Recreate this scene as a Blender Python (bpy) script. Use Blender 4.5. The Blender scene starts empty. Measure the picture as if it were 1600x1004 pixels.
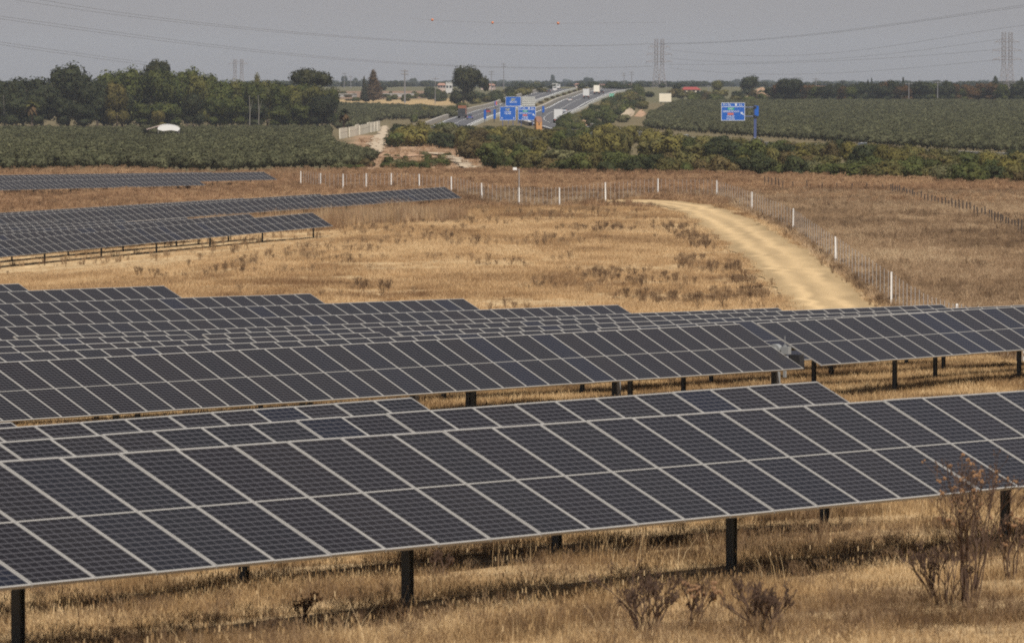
import bpy, math, random
import numpy as np
from mathutils import Vector, Matrix

random.seed(7); rng = np.random.default_rng(7)
SC = bpy.context.scene
COL = SC.collection

# ------------------------------------------------------------------ camera
F = 10234.0            # focal length in pixels of a 1600 px wide frame
HOR = 135.0            # eye level line in that frame
PITCH = math.atan((502 - HOR) / F)
H = 12.0               # camera height above the plain
cam = bpy.data.cameras.new('camera'); cam_o = bpy.data.objects.new('camera', cam); COL.objects.link(cam_o)
cam.sensor_fit = 'HORIZONTAL'; cam.sensor_width = 36.0; cam.lens = F / 1600 * 36
cam.clip_start = 1.0; cam.clip_end = 30000
cam_o.location = (0, 0, H); cam_o.rotation_euler = (math.pi / 2 - PITCH, 0, 0)
cam.dof.use_dof = True; cam.dof.focus_distance = 190.0; cam.dof.aperture_fstop = 8.6
SC.camera = cam_o

# ------------------------------------------------------------------ sky, sun, exposure
A = 1.0505                                     # azimuth of the panel rows
RD = np.array([math.cos(A), math.sin(A)]); ND = np.array([-RD[1], RD[0]])
sv = Vector((-ND[0] * .543 - RD[0] * .42, -ND[1] * .543 - RD[1] * .42, 1.0)).normalized()
SUN_EL = math.asin(sv.z); SUN_AZ = math.atan2(sv.x, sv.y)
w = bpy.data.worlds.new('World'); SC.world = w; w.use_nodes = True
nt = w.node_tree; nt.nodes.clear()
sky = nt.nodes.new('ShaderNodeTexSky'); sky.sky_type = 'NISHITA'; sky.sun_disc = False
sky.sun_elevation = SUN_EL; sky.sun_rotation = SUN_AZ
sky.altitude = 0; sky.air_density = 1.0; sky.dust_density = .45; sky.ozone_density = 1.0
hs = nt.nodes.new('ShaderNodeHueSaturation'); hs.inputs['Saturation'].default_value = .30; hs.inputs['Value'].default_value = 1.0
bg = nt.nodes.new('ShaderNodeBackground'); bg.inputs['Strength'].default_value = .050 * .72
ow = nt.nodes.new('ShaderNodeOutputWorld')
nt.links.new(sky.outputs[0], hs.inputs['Color']); tn = nt.nodes.new('ShaderNodeMix'); tn.data_type = 'RGBA'; tn.blend_type = 'MULTIPLY'; tn.inputs[0].default_value = 1; tn.inputs[7].default_value = (.985, .955, 1.05, 1)   # the lilac grey of a dusty summer sky
nt.links.new(hs.outputs[0], tn.inputs[6]); nt.links.new(tn.outputs[2], bg.inputs['Color']); nt.links.new(bg.outputs[0], ow.inputs['Surface'])
sl = bpy.data.lights.new('sun', 'SUN'); sl.energy = 4.9; sl.angle = math.radians(.6); sl.color = (1, .95, .88)
so = bpy.data.objects.new('sun', sl); COL.objects.link(so); so.location = (0, -50, 200)
so.rotation_euler = sv.to_track_quat('Z', 'Y').to_euler()
SC.view_settings.view_transform = 'Standard'; SC.view_settings.look = 'None'
SC.view_settings.exposure = 0.4; SC.view_settings.gamma = 1.0; SC.view_settings.use_curve_mapping = False
SC.cycles.volume_bounces = 1; SC.cycles.max_bounces = 6
SC.cycles.use_denoising = False; SC.cycles.filter_width = 1.8
HAZE = 4.0e-5

# ------------------------------------------------------------------ pixel -> place helpers (layout was measured on the photograph)
CP, SP = math.cos(PITCH), math.sin(PITCH)
def ray(px, py):
    a = (px - 800) / F; b = (502 - py) / F
    return np.array([a, CP + b * SP, -SP + b * CP])
def at(px, py, Z):
    d = ray(px, py); return d * (Z / d[1]) + np.array([0, 0, H])
def pix(p):
    x, y, z = p[0], p[1], p[2] - H
    d = y * CP - z * SP; u = y * SP + z * CP
    return 800 + F * x / d, 502 - F * u / d
def on_plane(px, py, D):                         # point of the pixel's ray on the vertical plane n.p = D
    d = ray(px, py); t = D / (d[0] * ND[0] + d[1] * ND[1]); return d * t + np.array([0, 0, H])

# ------------------------------------------------------------------ solar tracker rows: measured geometry
MW, ML, PITCHM = 1.134, 2.278, 1.15
ROWS = []
def row(label, D, a, b, tilt, right=None, left=None, posts0=None, fine=True, joined=False, group='rows of solar panels', drive=False, clear=1.5):
    """a, b: two pixels on the upper edge; right/left: pixel x of a table end (None = runs out of the frame)."""
    Dt = D + ML / 2 * math.cos(tilt)
    P, Q = on_plane(*a, Dt), on_plane(*b, Dt)
    sP, sQ = P[:2] @ RD, Q[:2] @ RD
    k = (Q[2] - P[2]) / (sQ - sP)
    def edge(s):
        xy = ND * Dt + RD * s; return np.array([xy[0], xy[1], P[2] + k * (s - sP)])
    def s_of(px):
        lo, hi = 20., 1500.
        for _ in range(60):
            m = (lo + hi) / 2
            if pix(edge(m))[0] < px: lo = m
            else: hi = m
        return lo
    LM_ = -30 - 1.85 * F / max(edge(s_of(-60))[1], 50.)
    if right is not None:
        s1 = s_of(right); s0lim = s_of(left) if left is not None else s_of(LM_)
        n = max(2, int(round((s1 - s0lim) / PITCHM))); s0 = s1 - n * PITCHM
    else:
        s0 = s_of(left) if left is not None else s_of(LM_)
        n = int(math.ceil((s_of(1660) - s0) / PITCHM)) + 8; s1 = s0 + n * PITCHM
    zmid = lambda s: P[2] + k * (s - sP) - ML / 2 * math.sin(tilt)
    ROWS.append(dict(label=label, D=D, s0=s0, s1=s1, n=n, z=zmid, k=k, tilt=tilt, fine=fine, joined=joined, group=group, drive=drive, clear=clear, s_of=s_of,
                     posts0=posts0))
T0 = .50
p = 6.3
# block nearest the camera
row('nearest row of solar panels, crossing the whole foreground', 37.74, (8.4, 719.4), (1506.8, 615.7), .498)
row('second row of solar panels from the camera, ending right of centre', 44.0, (0, 690), (1276.7, 595.3), T0, right=1276.7)
row('third row of solar panels from the camera, its end left of centre', 50.3, (37.8, 665.5), (642.7, 620.3), T0, right=642.7)
row('stub of a panel row at the left edge behind the third row', 56.6, (0, 660), (17, 659), T0, right=17)
# middle block: left and right tables meet at a drive gap
row('wide row of panels ending at the motor gap right of centre', 81.3, (0, 565.6), (1155, 505.5), .535, right=1155, drive=True)
row('wide row of panels right of the motor gap, over bare posts', 81.33, (1182, 504.6), (1590, 478.6), .501, left=1182)
row('second row of the middle block, its gap end left of the motor', 87.6, (39.8, 549.5), (906.8, 513.3), T0, right=906.8, drive=True)
row('second row of the middle block, right of its gap, nearly hidden by the wide row', 87.6, (933, 512.3), (1600, 479.7), T0, left=933)
row('third row of the middle block, ending at a gap near the centre', 93.9, (0, 541.8), (592.5, 518.5), T0, right=592.5, drive=True)
row('third row of the middle block, from its central gap to the right edge', 93.9, (620, 518), (1600, 476.3), T0, left=620)
row('fourth row of the middle block, short part at the left', 100.2, (0, 531.2), (291.8, 522.2), T0, right=291.8, drive=True)
row('fourth row of the middle block, its end beside the last white fence posts', 100.2, (319.5, 521.6), (1471.9, 475.3), T0, right=1471.9, left=319.5)
row('fifth row of the middle block, its end in front of the dirt track', 106.5, (24.8, 524.8), (1215.8, 480.7), T0, right=1215.8, left=24.8)
row('sixth row of the middle block, its end left of the track', 112.8, (11.3, 510.2), (965.3, 475.8), T0, right=965.3)
row('seventh row of the middle block, its end above the centre', 119.1, (0, 492.3), (723.8, 466.3), T0, right=723.8)
row('eighth row of the middle block, its end against the straw field', 125.4, (0, 474.5), (484.5, 458.5), T0, right=484.5)
row('ninth row of the middle block, its end at the left', 131.7, (0, 455.5), (255.8, 446), T0, right=255.8)
row('hindmost row of the middle block, a short stub at the left edge', 138.0, (0, 443.9), (29, 442.6), T0, right=29)
# far block on the left
eB = at(488.5, 332.3, 550); DB = eB[:2] @ ND - 1.0
gB = 'far rows of solar panels at the left'
row('far row of panels on dark posts, nearest of the far block', DB, (0, 376), (488.5, 332.3), .50, right=488.5, fine=False, group=gB)
row('far row second behind the row on dark posts', DB + p, (0, 367), (389, 334.2), .50, right=389, fine=False, group=gB)
row('far row third behind the row on dark posts', DB + 2 * p, (0, 361.7), (291, 339.6), .50, right=291, fine=False, group=gB)
row('far row fourth behind the row on dark posts', DB + 3 * p, (0, 356.3), (192, 343), .50, right=192, fine=False, group=gB)
row('far row fifth behind the row on dark posts, a short stub', DB + 4 * p, (0, 351.4), (92, 345.5), .50, right=92, fine=False, group=gB)
eC = at(695, 292, 667); DC = eC[:2] @ ND - 1.0
row('long far row half sunk in tall grass, reaching the white fence', DC, (0, 339), (695, 292), .50, right=695, fine=False, group=gB)
row('thin row edge just behind the long far row', DC + p, (0, 335), (560, 299), .50, right=500, fine=False, joined=True, group=gB)
row('second thin row edge behind the long far row', DC + 2 * p, (0, 332.5), (420, 307), .50, right=380, fine=False, joined=True, group=gB)
eD = at(412, 268.5, 850); DD = eD[:2] @ ND - 1.0
gD = 'hindmost rows of solar panels before the orchard'
row('front row of the hindmost panel rows beside the orchard', DD - p, (0, 283.5), (330, 276), .45, right=300, fine=False, joined=True, group=gD)
row('hindmost panel row with its pale end beside the orchard', DD, (0, 277), (412, 268.5), .45, right=412, fine=False, joined=True, group=gD)
row('last thin panel row in front of the orchard', DD + p, (0, 273.5), (340, 269), .45, right=330, fine=False, joined=True, group=gD)

# ------------------------------------------------------------------ roads (pixel x, pixel y, distance)
ROAD_R = [(1760, 262, 960), (1600, 252, 1060), (1400, 243, 1150), (1200, 232, 1270), (1080, 226, 1360), (960, 214, 1560), (880, 199, 1850), (850, 186.5, 2080), (880, 170, 2380), (915, 153.5, 2760), (945, 142.5, 3100), (975, 138.5, 3450)]
ROAD_L = [(760, 224, 1420), (705, 215, 1600), (692, 203, 1830), (720, 190, 2020), (770, 172.5, 2270), (820, 155.5, 2620), (850, 146.5, 2920), (878, 139.5, 3300)]

# ------------------------------------------------------------------ terrain height
CTRL = []
for r in ROWS:
    m = max(2, int((r['s1'] - r['s0']) / 7))
    for i in range(m + 1):
        s = r['s0'] + (r['s1'] - r['s0']) * i / m
        xy = ND * r['D'] + RD * s
        CTRL.append((xy[0], xy[1], r['z'](s) - r['clear']))
for px in (-60, 400, 800, 1200, 1660):
    for Z, z in ((12, -1.9), (30, -3.2), (48, -4.7)):
        CTRL.append((at(px, 500, Z)[0], Z, z + H))
for px in (700, 1000, 1300, 1660):
    for Z, z in ((112, -7.2), (145, -8.3)):
        CTRL.append((at(px, 500, Z)[0], Z, z + H))
def plain(pxs, Zs, z):
    for px in pxs:
        for Z in Zs: CTRL.append((at(px, 300, Z)[0], Z, z + H))
plain((600, 800, 1000), (300,), -11.4)
plain((1200, 1400, 1660), (300,), -11.7)
plain((350, 600, 800, 1000, 1200, 1400, 1660), (370, 450), -12.1)
plain((600, 800, 1000, 1200, 1400, 1660), (540,), -12.0)
plain((760, 900, 1050, 1250, 1450, 1660), (620, 690), -11.9)
plain((-60, 200, 450, 700, 900, 1100, 1300, 1500, 1660), (760, 900), -11.95)
plain((1100, 1300, 1500, 1660), (1010, 1200), -12.0)
plain((-60, 200, 400, 560, 640), (1100, 1400, 1700), -12.0)
plain((-60, 150, 300, 450, 560), (1950,), -11.9)
for px in (-60, 200, 420): CTRL.append(tuple(at(px, 168, 2600)))
for px in (540, 620, 690): CTRL.extend([tuple(at(px, 198, 1950)), tuple(at(px, 171, 2500)), tuple(at(px, 160, 2950)), tuple(at(px, 146, 3600))])
for px in (1060, 1200, 1350, 1500, 1660): CTRL.extend([tuple(at(px, 200, 1720)), tuple(at(px, 176, 2180)), tuple(at(px, 160, 2650)), tuple(at(px, 148, 3200))])
for i, (a_, b_, c_) in enumerate(ROAD_R + ROAD_L): CTRL.append(tuple(at(a_, b_, c_)))
for px in (-60, 200, 450, 700, 900, 1100, 1300, 1500, 1660): CTRL.extend([tuple(at(px, 136.5, 4600)), tuple(at(px, 136, 8000)), tuple(at(px, 135.2, 13500))])
CT = np.array(CTRL)
def feat(x, y):
    yy = np.clip(y, 12, 14000.)
    return np.stack([np.clip(x / np.maximum(yy, 40), -.105, .105) * 14, np.log(yy) * 1.6], -1)
FT = feat(CT[:, 0], CT[:, 1])
def _k(a, b): return np.sqrt(((a[:, None, :] - b[None]) ** 2).sum(-1) + .0009)
_n = len(FT)
_M = np.zeros((_n + 3, _n + 3)); _M[:_n, :_n] = _k(FT, FT) - np.eye(_n) * .012
_M[:_n, _n] = 1; _M[:_n, _n + 1:] = FT; _M[_n:, :_n] = _M[:_n, _n:].T
_W = np.linalg.solve(_M + np.eye(_n + 3) * 1e-9, np.concatenate([CT[:, 2], [0, 0, 0]]))
def TZ(x, y):
    x = np.atleast_1d(np.asarray(x, float)); y = np.atleast_1d(np.asarray(y, float))
    f = feat(x.ravel(), y.ravel()); out = np.empty(len(f))
    for i in range(0, len(f), 20000):
        g = f[i:i + 20000]; out[i:i + 20000] = _k(g, FT) @ _W[:_n] + _W[_n] + g @ _W[_n + 1:]
    return out.reshape(x.shape)
ZL = np.exp(np.linspace(math.log(55), math.log(13500), 1700))
def ground(px, py, zmin=55.):
    """the point of the ground that the pixel shows"""
    d = ray(px, py); Z = ZL[ZL >= zmin]; t = Z / d[1]
    X = d[0] * t; hh = d[2] * t + H; g = TZ(X, Z)
    bel = np.nonzero(hh < g)[0]
    i = bel[0] if len(bel) else len(Z) - 1
    return np.array([X[i], Z[i], g[i]])

# xs, ys lattice of the ground sheet
gx = np.concatenate([-np.geomspace(330, 6000, 16)[::-1], np.linspace(-318, 318, 213), np.geomspace(330, 6000, 16)])
gy = np.concatenate([[-300, -120, -40, 0, 10, 20, 30], np.exp(np.linspace(math.log(38), math.log(14000), 490))])
GX, GY = np.meshgrid(gx, gy)
GZ = TZ(GX, GY)
def TZg(x, y):
    """height on the ground sheet itself (bilinear on its lattice)"""
    x = np.atleast_1d(np.asarray(x, float)); y = np.atleast_1d(np.asarray(y, float))
    i = np.clip(np.searchsorted(gx, x) - 1, 0, len(gx) - 2); j = np.clip(np.searchsorted(gy, y) - 1, 0, len(gy) - 2)
    u = np.clip((x - gx[i]) / (gx[i + 1] - gx[i]), 0, 1); v = np.clip((y - gy[j]) / (gy[j + 1] - gy[j]), 0, 1)
    return (GZ[j, i] * (1 - u) + GZ[j, i + 1] * u) * (1 - v) + (GZ[j + 1, i] * (1 - u) + GZ[j + 1, i + 1] * u) * v

# ------------------------------------------------------------------ smooth noise for places
def vnoise(x, y, scale, seed=0):
    x = np.asarray(x) / scale; y = np.asarray(y) / scale
    xi = np.floor(x).astype(int); yi = np.floor(y).astype(int); fx = x - xi; fy = y - yi
    fx = fx * fx * (3 - 2 * fx); fy = fy * fy * (3 - 2 * fy)
    def hsh(a, b):
        h = (a * 374761393 + b * 668265263 + seed * 974711) & 0x7fffffff
        h = ((h ^ (h >> 13)) * 1274126177) & 0x7fffffff
        return ((h ^ (h >> 16)) & 0xffff) / 65535.
    return (hsh(xi, yi) * (1 - fx) + hsh(xi + 1, yi) * fx) * (1 - fy) + (hsh(xi, yi + 1) * (1 - fx) + hsh(xi + 1, yi + 1) * fx) * fy
def fnoise(x, y, s, seed=0): return .55 * vnoise(x, y, s, seed) + .3 * vnoise(x, y, s * .43, seed + 1) + .15 * vnoise(x, y, s * .19, seed + 2)

# ------------------------------------------------------------------ materials
def mat(name, col, rough=.8, metal=0., spec=.3, var=0., nscale=8., bump=0., bscale=40., obj_var=0., trans=0., coat=0.):
    m = bpy.data.materials.new(name); m.use_nodes = True
    t = m.node_tree; b = t.nodes['Principled BSDF']
    b.inputs['Roughness'].default_value = rough; b.inputs['Metallic'].default_value = metal
    b.inputs['Specular IOR Level'].default_value = spec
    b.inputs['Coat Weight'].default_value = coat
    c = (*col, 1)
    tc = t.nodes.new('ShaderNodeTexCoord'); no = t.nodes.new('ShaderNodeTexNoise')
    no.inputs['Scale'].default_value = nscale; no.inputs['Detail'].default_value = 5; no.inputs['Roughness'].default_value = .65
    t.links.new(tc.outputs['Object'], no.inputs['Vector'])
    hv = t.nodes.new('ShaderNodeHueSaturation'); hv.inputs['Color'].default_value = c
    mr = t.nodes.new('ShaderNodeMapRange'); mr.inputs[1].default_value = .25; mr.inputs[2].default_value = .75
    mr.inputs[3].default_value = 1 - var; mr.inputs[4].default_value = 1 + var
    t.links.new(no.outputs['Fac'], mr.inputs[0])
    if obj_var:
        oi = t.nodes.new('ShaderNodeObjectInfo'); m2 = t.nodes.new('ShaderNodeMapRange')
        m2.inputs[3].default_value = 1 - obj_var; m2.inputs[4].default_value = 1 + obj_var
        t.links.new(oi.outputs['Random'], m2.inputs[0])
        mu = t.nodes.new('ShaderNodeMath'); mu.operation = 'MULTIPLY'
        t.links.new(mr.outputs[0], mu.inputs[0]); t.links.new(m2.outputs[0], mu.inputs[1]); t.links.new(mu.outputs[0], hv.inputs['Value'])
    else: t.links.new(mr.outputs[0], hv.inputs['Value'])
    t.links.new(hv.outputs[0], b.inputs['Base Color'])
    if bump:
        n2 = t.nodes.new('ShaderNodeTexNoise'); n2.inputs['Scale'].default_value = bscale; n2.inputs['Detail'].default_value = 6
        t.links.new(tc.outputs['Object'], n2.inputs['Vector'])
        bu = t.nodes.new('ShaderNodeBump'); bu.inputs['Strength'].default_value = bump; bu.inputs['Distance'].default_value = .05
        t.links.new(n2.outputs['Fac'], bu.inputs['Height']); t.links.new(bu.outputs[0], b.inputs['Normal'])
    if trans:
        tr = t.nodes.new('ShaderNodeBsdfTranslucent'); mx = t.nodes.new('ShaderNodeMixShader'); mx.inputs[0].default_value = trans
        t.links.new(hv.outputs[0], tr.inputs[0]); t.links.new(b.outputs[0], mx.inputs[1]); t.links.new(tr.outputs[0], mx.inputs[2])
        t.links.new(mx.outputs[0], t.nodes['Material Output'].inputs['Surface'])
    return m

def leafmat(name, c1, c2, nscale=.35, obj_var=.2, trans=.18):
    """foliage: two leaf colours in patches, a shade of its own for each plant"""
    m = bpy.data.materials.new(name); m.use_nodes = True; t = m.node_tree; b = t.nodes['Principled BSDF']
    b.inputs['Roughness'].default_value = .75; b.inputs['Specular IOR Level'].default_value = .15
    g = t.nodes.new('ShaderNodeNewGeometry'); no = t.nodes.new('ShaderNodeTexNoise'); no.inputs['Scale'].default_value = nscale; no.inputs['Detail'].default_value = 4
    no.inputs['Roughness'].default_value = .7
    t.links.new(g.outputs['Position'], no.inputs['Vector'])
    cr = t.nodes.new('ShaderNodeMix'); cr.data_type = 'RGBA'; cr.inputs[6].default_value = (*c1, 1); cr.inputs[7].default_value = (*c2, 1)
    mr0 = t.nodes.new('ShaderNodeMapRange'); mr0.inputs[1].default_value = .38; mr0.inputs[2].default_value = .64
    t.links.new(no.outputs['Fac'], mr0.inputs[0]); t.links.new(mr0.outputs[0], cr.inputs[0])
    oi = t.nodes.new('ShaderNodeObjectInfo'); m2 = t.nodes.new('ShaderNodeMapRange'); m2.inputs[3].default_value = 1 - obj_var; m2.inputs[4].default_value = 1 + obj_var
    t.links.new(oi.outputs['Random'], m2.inputs[0])
    hv = t.nodes.new('ShaderNodeHueSaturation'); t.links.new(cr.outputs[2], hv.inputs['Color']); t.links.new(m2.outputs[0], hv.inputs['Value'])
    t.links.new(hv.outputs[0], b.inputs['Base Color'])
    tr = t.nodes.new('ShaderNodeBsdfTranslucent'); mx = t.nodes.new('ShaderNodeMixShader'); mx.inputs[0].default_value = trans
    t.links.new(hv.outputs[0], tr.inputs[0]); t.links.new(b.outputs[0], mx.inputs[1]); t.links.new(tr.outputs[0], mx.inputs[2])
    t.links.new(mx.outputs[0], t.nodes['Material Output'].inputs['Surface'])
    return m

def grassmat(name, cols, trans=.25):
    """dry stalks; the colour of each tuft comes from its own 'tint' value"""
    m = bpy.data.materials.new(name); m.use_nodes = True; t = m.node_tree; b = t.nodes['Principled BSDF']
    b.inputs['Roughness'].default_value = .8; b.inputs['Specular IOR Level'].default_value = .15
    at_ = t.nodes.new('ShaderNodeAttribute'); at_.attribute_type = 'INSTANCER'; at_.attribute_name = 'tint'
    cr = t.nodes.new('ShaderNodeValToRGB'); e = cr.color_ramp.elements
    while len(e) < len(cols): e.new(.5)
    for i, c in enumerate(cols): e[i].position = i / (len(cols) - 1); e[i].color = (*c, 1)
    t.links.new(at_.outputs['Fac'], cr.inputs[0]); t.links.new(cr.outputs[0], b.inputs['Base Color'])
    tr = t.nodes.new('ShaderNodeBsdfTranslucent'); mx = t.nodes.new('ShaderNodeMixShader'); mx.inputs[0].default_value = trans
    t.links.new(cr.outputs[0], tr.inputs[0]); t.links.new(b.outputs[0], mx.inputs[1]); t.links.new(tr.outputs[0], mx.inputs[2])
    t.links.new(mx.outputs[0], t.nodes['Material Output'].inputs['Surface'])
    return m

M = {}
M['frame'] = mat('aluminium_frame', (.335, .322, .30), rough=.5, metal=.25, spec=.4, var=.06, nscale=3)
M['steel'] = mat('galvanised_steel', (.085, .088, .085), rough=.6, metal=.4, var=.15, nscale=6)
M['grey_paint'] = mat('grey_paint', (.22, .225, .225), rough=.5, var=.08)
M['black'] = mat('black_plastic', (.02, .02, .022), rough=.5, var=.1)
M['white_post'] = mat('white_post', (.60, .585, .555), rough=.7, var=.12, nscale=5)
M['wire'] = mat('fence_wire', (.30, .285, .27), rough=.6, metal=.3)
M['cable'] = mat('cable', (.16, .155, .16), rough=.6)
M['pylon'] = mat('pylon_steel', (.21, .185, .18), rough=.6, metal=.2)
M['dark_wood'] = mat('dark_wood', (.05, .04, .035), rough=.9, var=.3)
M['concrete'] = mat('concrete', (.55, .50, .40), rough=.9, var=.18, nscale=2, bump=.3)
M['barrier'] = mat('barrier_concrete', (.30, .275, .24), rough=.9, var=.1, nscale=1)
M['asphalt'] = mat('asphalt', (.075, .075, .08), rough=.85, var=.12, nscale=.4)
M['paint_white'] = mat('road_paint', (.7, .7, .68), rough=.7, var=.1)
M['sign_blue'] = mat('sign_blue', (.008, .085, .36), rough=.5, var=.04)
M['sign_white'] = mat('sign_white', (.52, .55, .60), rough=.5, var=.03)
M['sign_green'] = mat('sign_green', (.02, .28, .15), rough=.5)
M['sign_yellow'] = mat('sign_yellow', (.5, .45, .06), rough=.5)
M['sign_red'] = mat('sign_red', (.45, .12, .08), rough=.5)
M['sign_back'] = mat('sign_back', (.50, .50, .46), rough=.6, metal=.2, var=.1, nscale=1)
M['navy'] = mat('navy_paint', (.05, .07, .17), rough=.5)
M['orange'] = mat('orange_paint', (.40, .20, .075), rough=.7, var=.12, nscale=1.2)
M['ball'] = mat('orange_ball', (.52, .15, .04), rough=.5)
M['bark'] = mat('bark', (.10, .075, .055), rough=.95, var=.3)
M['palebark'] = mat('pale_bark', (.13, .12, .10), rough=.95, var=.3)
M['white_wall'] = mat('white_render', (.44, .43, .41), rough=.9, var=.06, nscale=.5)
M['pink_wall'] = mat('pinkish_render', (.40, .31, .27), rough=.9, var=.08, nscale=.5)
M['cream_wall'] = mat('cream_render', (.60, .54, .42), rough=.9, var=.08, nscale=.5)
M['cream_dull'] = mat('dusty_white_film', (.30, .29, .27), rough=.8, var=.1, nscale=.3)
M['tile_roof'] = mat('clay_roof', (.27, .15, .11), rough=.9, var=.2, nscale=2)
M['red_roof'] = mat('red_sheet_roof', (.24, .05, .045), rough=.6, var=.1)
M['glass_dark'] = mat('dark_glass', (.03, .035, .04), rough=.1, spec=.6)
M['tyre'] = mat('tyre', (.025, .025, .025), rough=.9)
for n, c in (('veh_white', (.50, .50, .49)), ('veh_silver', (.42, .43, .45)), ('veh_dark', (.03, .03, .035)), ('veh_red', (.30, .03, .03)), ('veh_orange', (.50, .12, .03)), ('veh_cream', (.68, .64, .54)), ('veh_brick', (.22, .085, .045)), ('veh_blue', (.05, .09, .25))):
    M[n] = mat(n, c, rough=.35, spec=.5, coat=.4)
M['canvas'] = mat('white_canvas', (.60, .59, .57), rough=.8, var=.05)
M['rock'] = mat('sand_bank', (.33, .21, .13), rough=.95, var=.2, nscale=.25, bump=.6, bscale=1.5)

# solar cells: 6 x 24 half cells behind glass
def cellmat():
    m = bpy.data.materials.new('solar_cells'); m.use_nodes = True; t = m.node_tree; b = t.nodes['Principled BSDF']
    L = t.links.new
    tc = t.nodes.new('ShaderNodeTexCoord'); sx = t.nodes.new('ShaderNodeSeparateXYZ'); L(tc.outputs['UV'], sx.inputs[0])
    def line(src, n, wd):
        a = t.nodes.new('ShaderNodeMath'); a.operation = 'MULTIPLY'; a.inputs[1].default_value = n; L(src, a.inputs[0])
        f = t.nodes.new('ShaderNodeMath'); f.operation = 'FRACT'; L(a.outputs[0], f.inputs[0])
        s = t.nodes.new('ShaderNodeMath'); s.operation = 'SUBTRACT'; s.inputs[1].default_value = .5; L(f.outputs[0], s.inputs[0])
        ab = t.nodes.new('ShaderNodeMath'); ab.operation = 'ABSOLUTE'; L(s.outputs[0], ab.inputs[0])
        mr = t.nodes.new('ShaderNodeMapRange'); mr.interpolation_type = 'SMOOTHSTEP'
        mr.inputs[1].default_value = .5 - wd * 1.6; mr.inputs[2].default_value = .5 - wd * .5; L(ab.outputs[0], mr.inputs[0])
        return mr.outputs[0]
    l1 = line(sx.outputs[0], 6, .045); l2 = line(sx.outputs[1], 24, .085); l3 = line(sx.outputs[0], 60, .12)
    mx = t.nodes.new('ShaderNodeMath'); mx.operation = 'MAXIMUM'; L(l1, mx.inputs[0]); L(l2, mx.inputs[1])
    s3 = t.nodes.new('ShaderNodeMath'); s3.operation = 'MULTIPLY'; s3.inputs[1].default_value = .12; L(l3, s3.inputs[0])
    m2 = t.nodes.new('ShaderNodeMath'); m2.operation = 'MAXIMUM'; L(mx.outputs[0], m2.inputs[0]); L(s3.outputs[0], m2.inputs[1])
    oi = t.nodes.new('ShaderNodeObjectInfo')
    cr = t.nodes.new('ShaderNodeValToRGB'); e = cr.color_ramp.elements
    e[0].color = (.0085, .0072, .0078, 1); e[1].color = (.006, .008, .016, 1)
    x = e.new(.5); x.color = (.008, .0075, .0085, 1); x = e.new(.88); x.color = (.0075, .0078, .009, 1)
    L(oi.outputs['Random'], cr.inputs[0])
    no = t.nodes.new('ShaderNodeTexNoise'); no.inputs['Scale'].default_value = 1.3; no.inputs['Detail'].default_value = 4; L(tc.outputs['Object'], no.inputs['Vector'])
    mr = t.nodes.new('ShaderNodeMapRange'); mr.inputs[3].default_value = 0.; mr.inputs[4].default_value = .022; L(no.outputs['Fac'], mr.inputs[0])
    dust = t.nodes.new('ShaderNodeMix'); dust.data_type = 'RGBA'; dust.inputs[7].default_value = (.34, .28, .22, 1)
    r2 = t.nodes.new('ShaderNodeMath'); r2.operation = 'MULTIPLY_ADD'; r2.inputs[1].default_value = 7.31; r2.inputs[2].default_value = .2; L(oi.outputs['Random'], r2.inputs[0]); fr = t.nodes.new('ShaderNodeMath'); fr.operation = 'FRACT'; L(r2.outputs[0], fr.inputs[0])
    dm = t.nodes.new('ShaderNodeMath'); dm.operation = 'MULTIPLY'; L(mr.outputs[0], dm.inputs[0]); L(fr.outputs[0], dm.inputs[1]); L(dm.outputs[0], dust.inputs[0]); L(cr.outputs[0], dust.inputs[6])
    rg = t.nodes.new('ShaderNodeMapRange'); rg.inputs[3].default_value = .1; rg.inputs[4].default_value = .3; L(fr.outputs[0], rg.inputs[0]); L(rg.outputs[0], b.inputs['Roughness'])
    mc = t.nodes.new('ShaderNodeMix'); mc.data_type = 'RGBA'; mc.inputs[7].default_value = (.062, .060, .066, 1)
    L(m2.outputs[0], mc.inputs[0]); L(dust.outputs[2], mc.inputs[6])
    L(mc.outputs[2], b.inputs['Base Color'])
    b.inputs['Specular IOR Level'].default_value = .10
    return m
M['cells'] = cellmat()

# ground: straw, brown scrub, orchard soil and sand by zone weights stored on the sheet
def groundmat():
    m = bpy.data.materials.new('dry_ground'); m.use_nodes = True; t = m.node_tree; b = t.nodes['Principled BSDF']; L = t.links.new
    b.inputs['Roughness'].default_value = .95; b.inputs['Specular IOR Level'].default_value = .1
    va = t.nodes.new('ShaderNodeVertexColor'); va.layer_name = 'zone'
    g = t.nodes.new('ShaderNodeNewGeometry')
    def noise(s, d=6):
        n = t.nodes.new('ShaderNodeTexNoise'); n.inputs['Scale'].default_value = s; n.inputs['Detail'].default_value = d; n.inputs['Roughness'].default_value = .7
        L(g.outputs['Position'], n.inputs['Vector']); return n.outputs['Fac']
    n1, n2, n3 = noise(1.7), noise(.22), noise(9, 3)
    mul = t.nodes.new('ShaderNodeMath'); mul.operation = 'MULTIPLY'; L(n1, mul.inputs[0]); L(n2, mul.inputs[1])
    mr = t.nodes.new('ShaderNodeMapRange'); mr.inputs[1].default_value = .12; mr.inputs[2].default_value = .40; mr.inputs[3].default_value = .55; mr.inputs[4].default_value = 1.35
    L(mul.outputs[0], mr.inputs[0])
    hv = t.nodes.new('ShaderNodeHueSaturation'); L(va.outputs['Color'], hv.inputs['Color']); L(mr.outputs[0], hv.inputs['Value'])
    L(hv.outputs[0], b.inputs['Base Color'])
    bu = t.nodes.new('ShaderNodeBump'); bu.inputs['Strength'].default_value = .7; bu.inputs['Distance'].default_value = .08
    L(n3, bu.inputs['Height']); L(bu.outputs[0], b.inputs['Normal'])
    return m
M['ground'] = groundmat()
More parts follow.
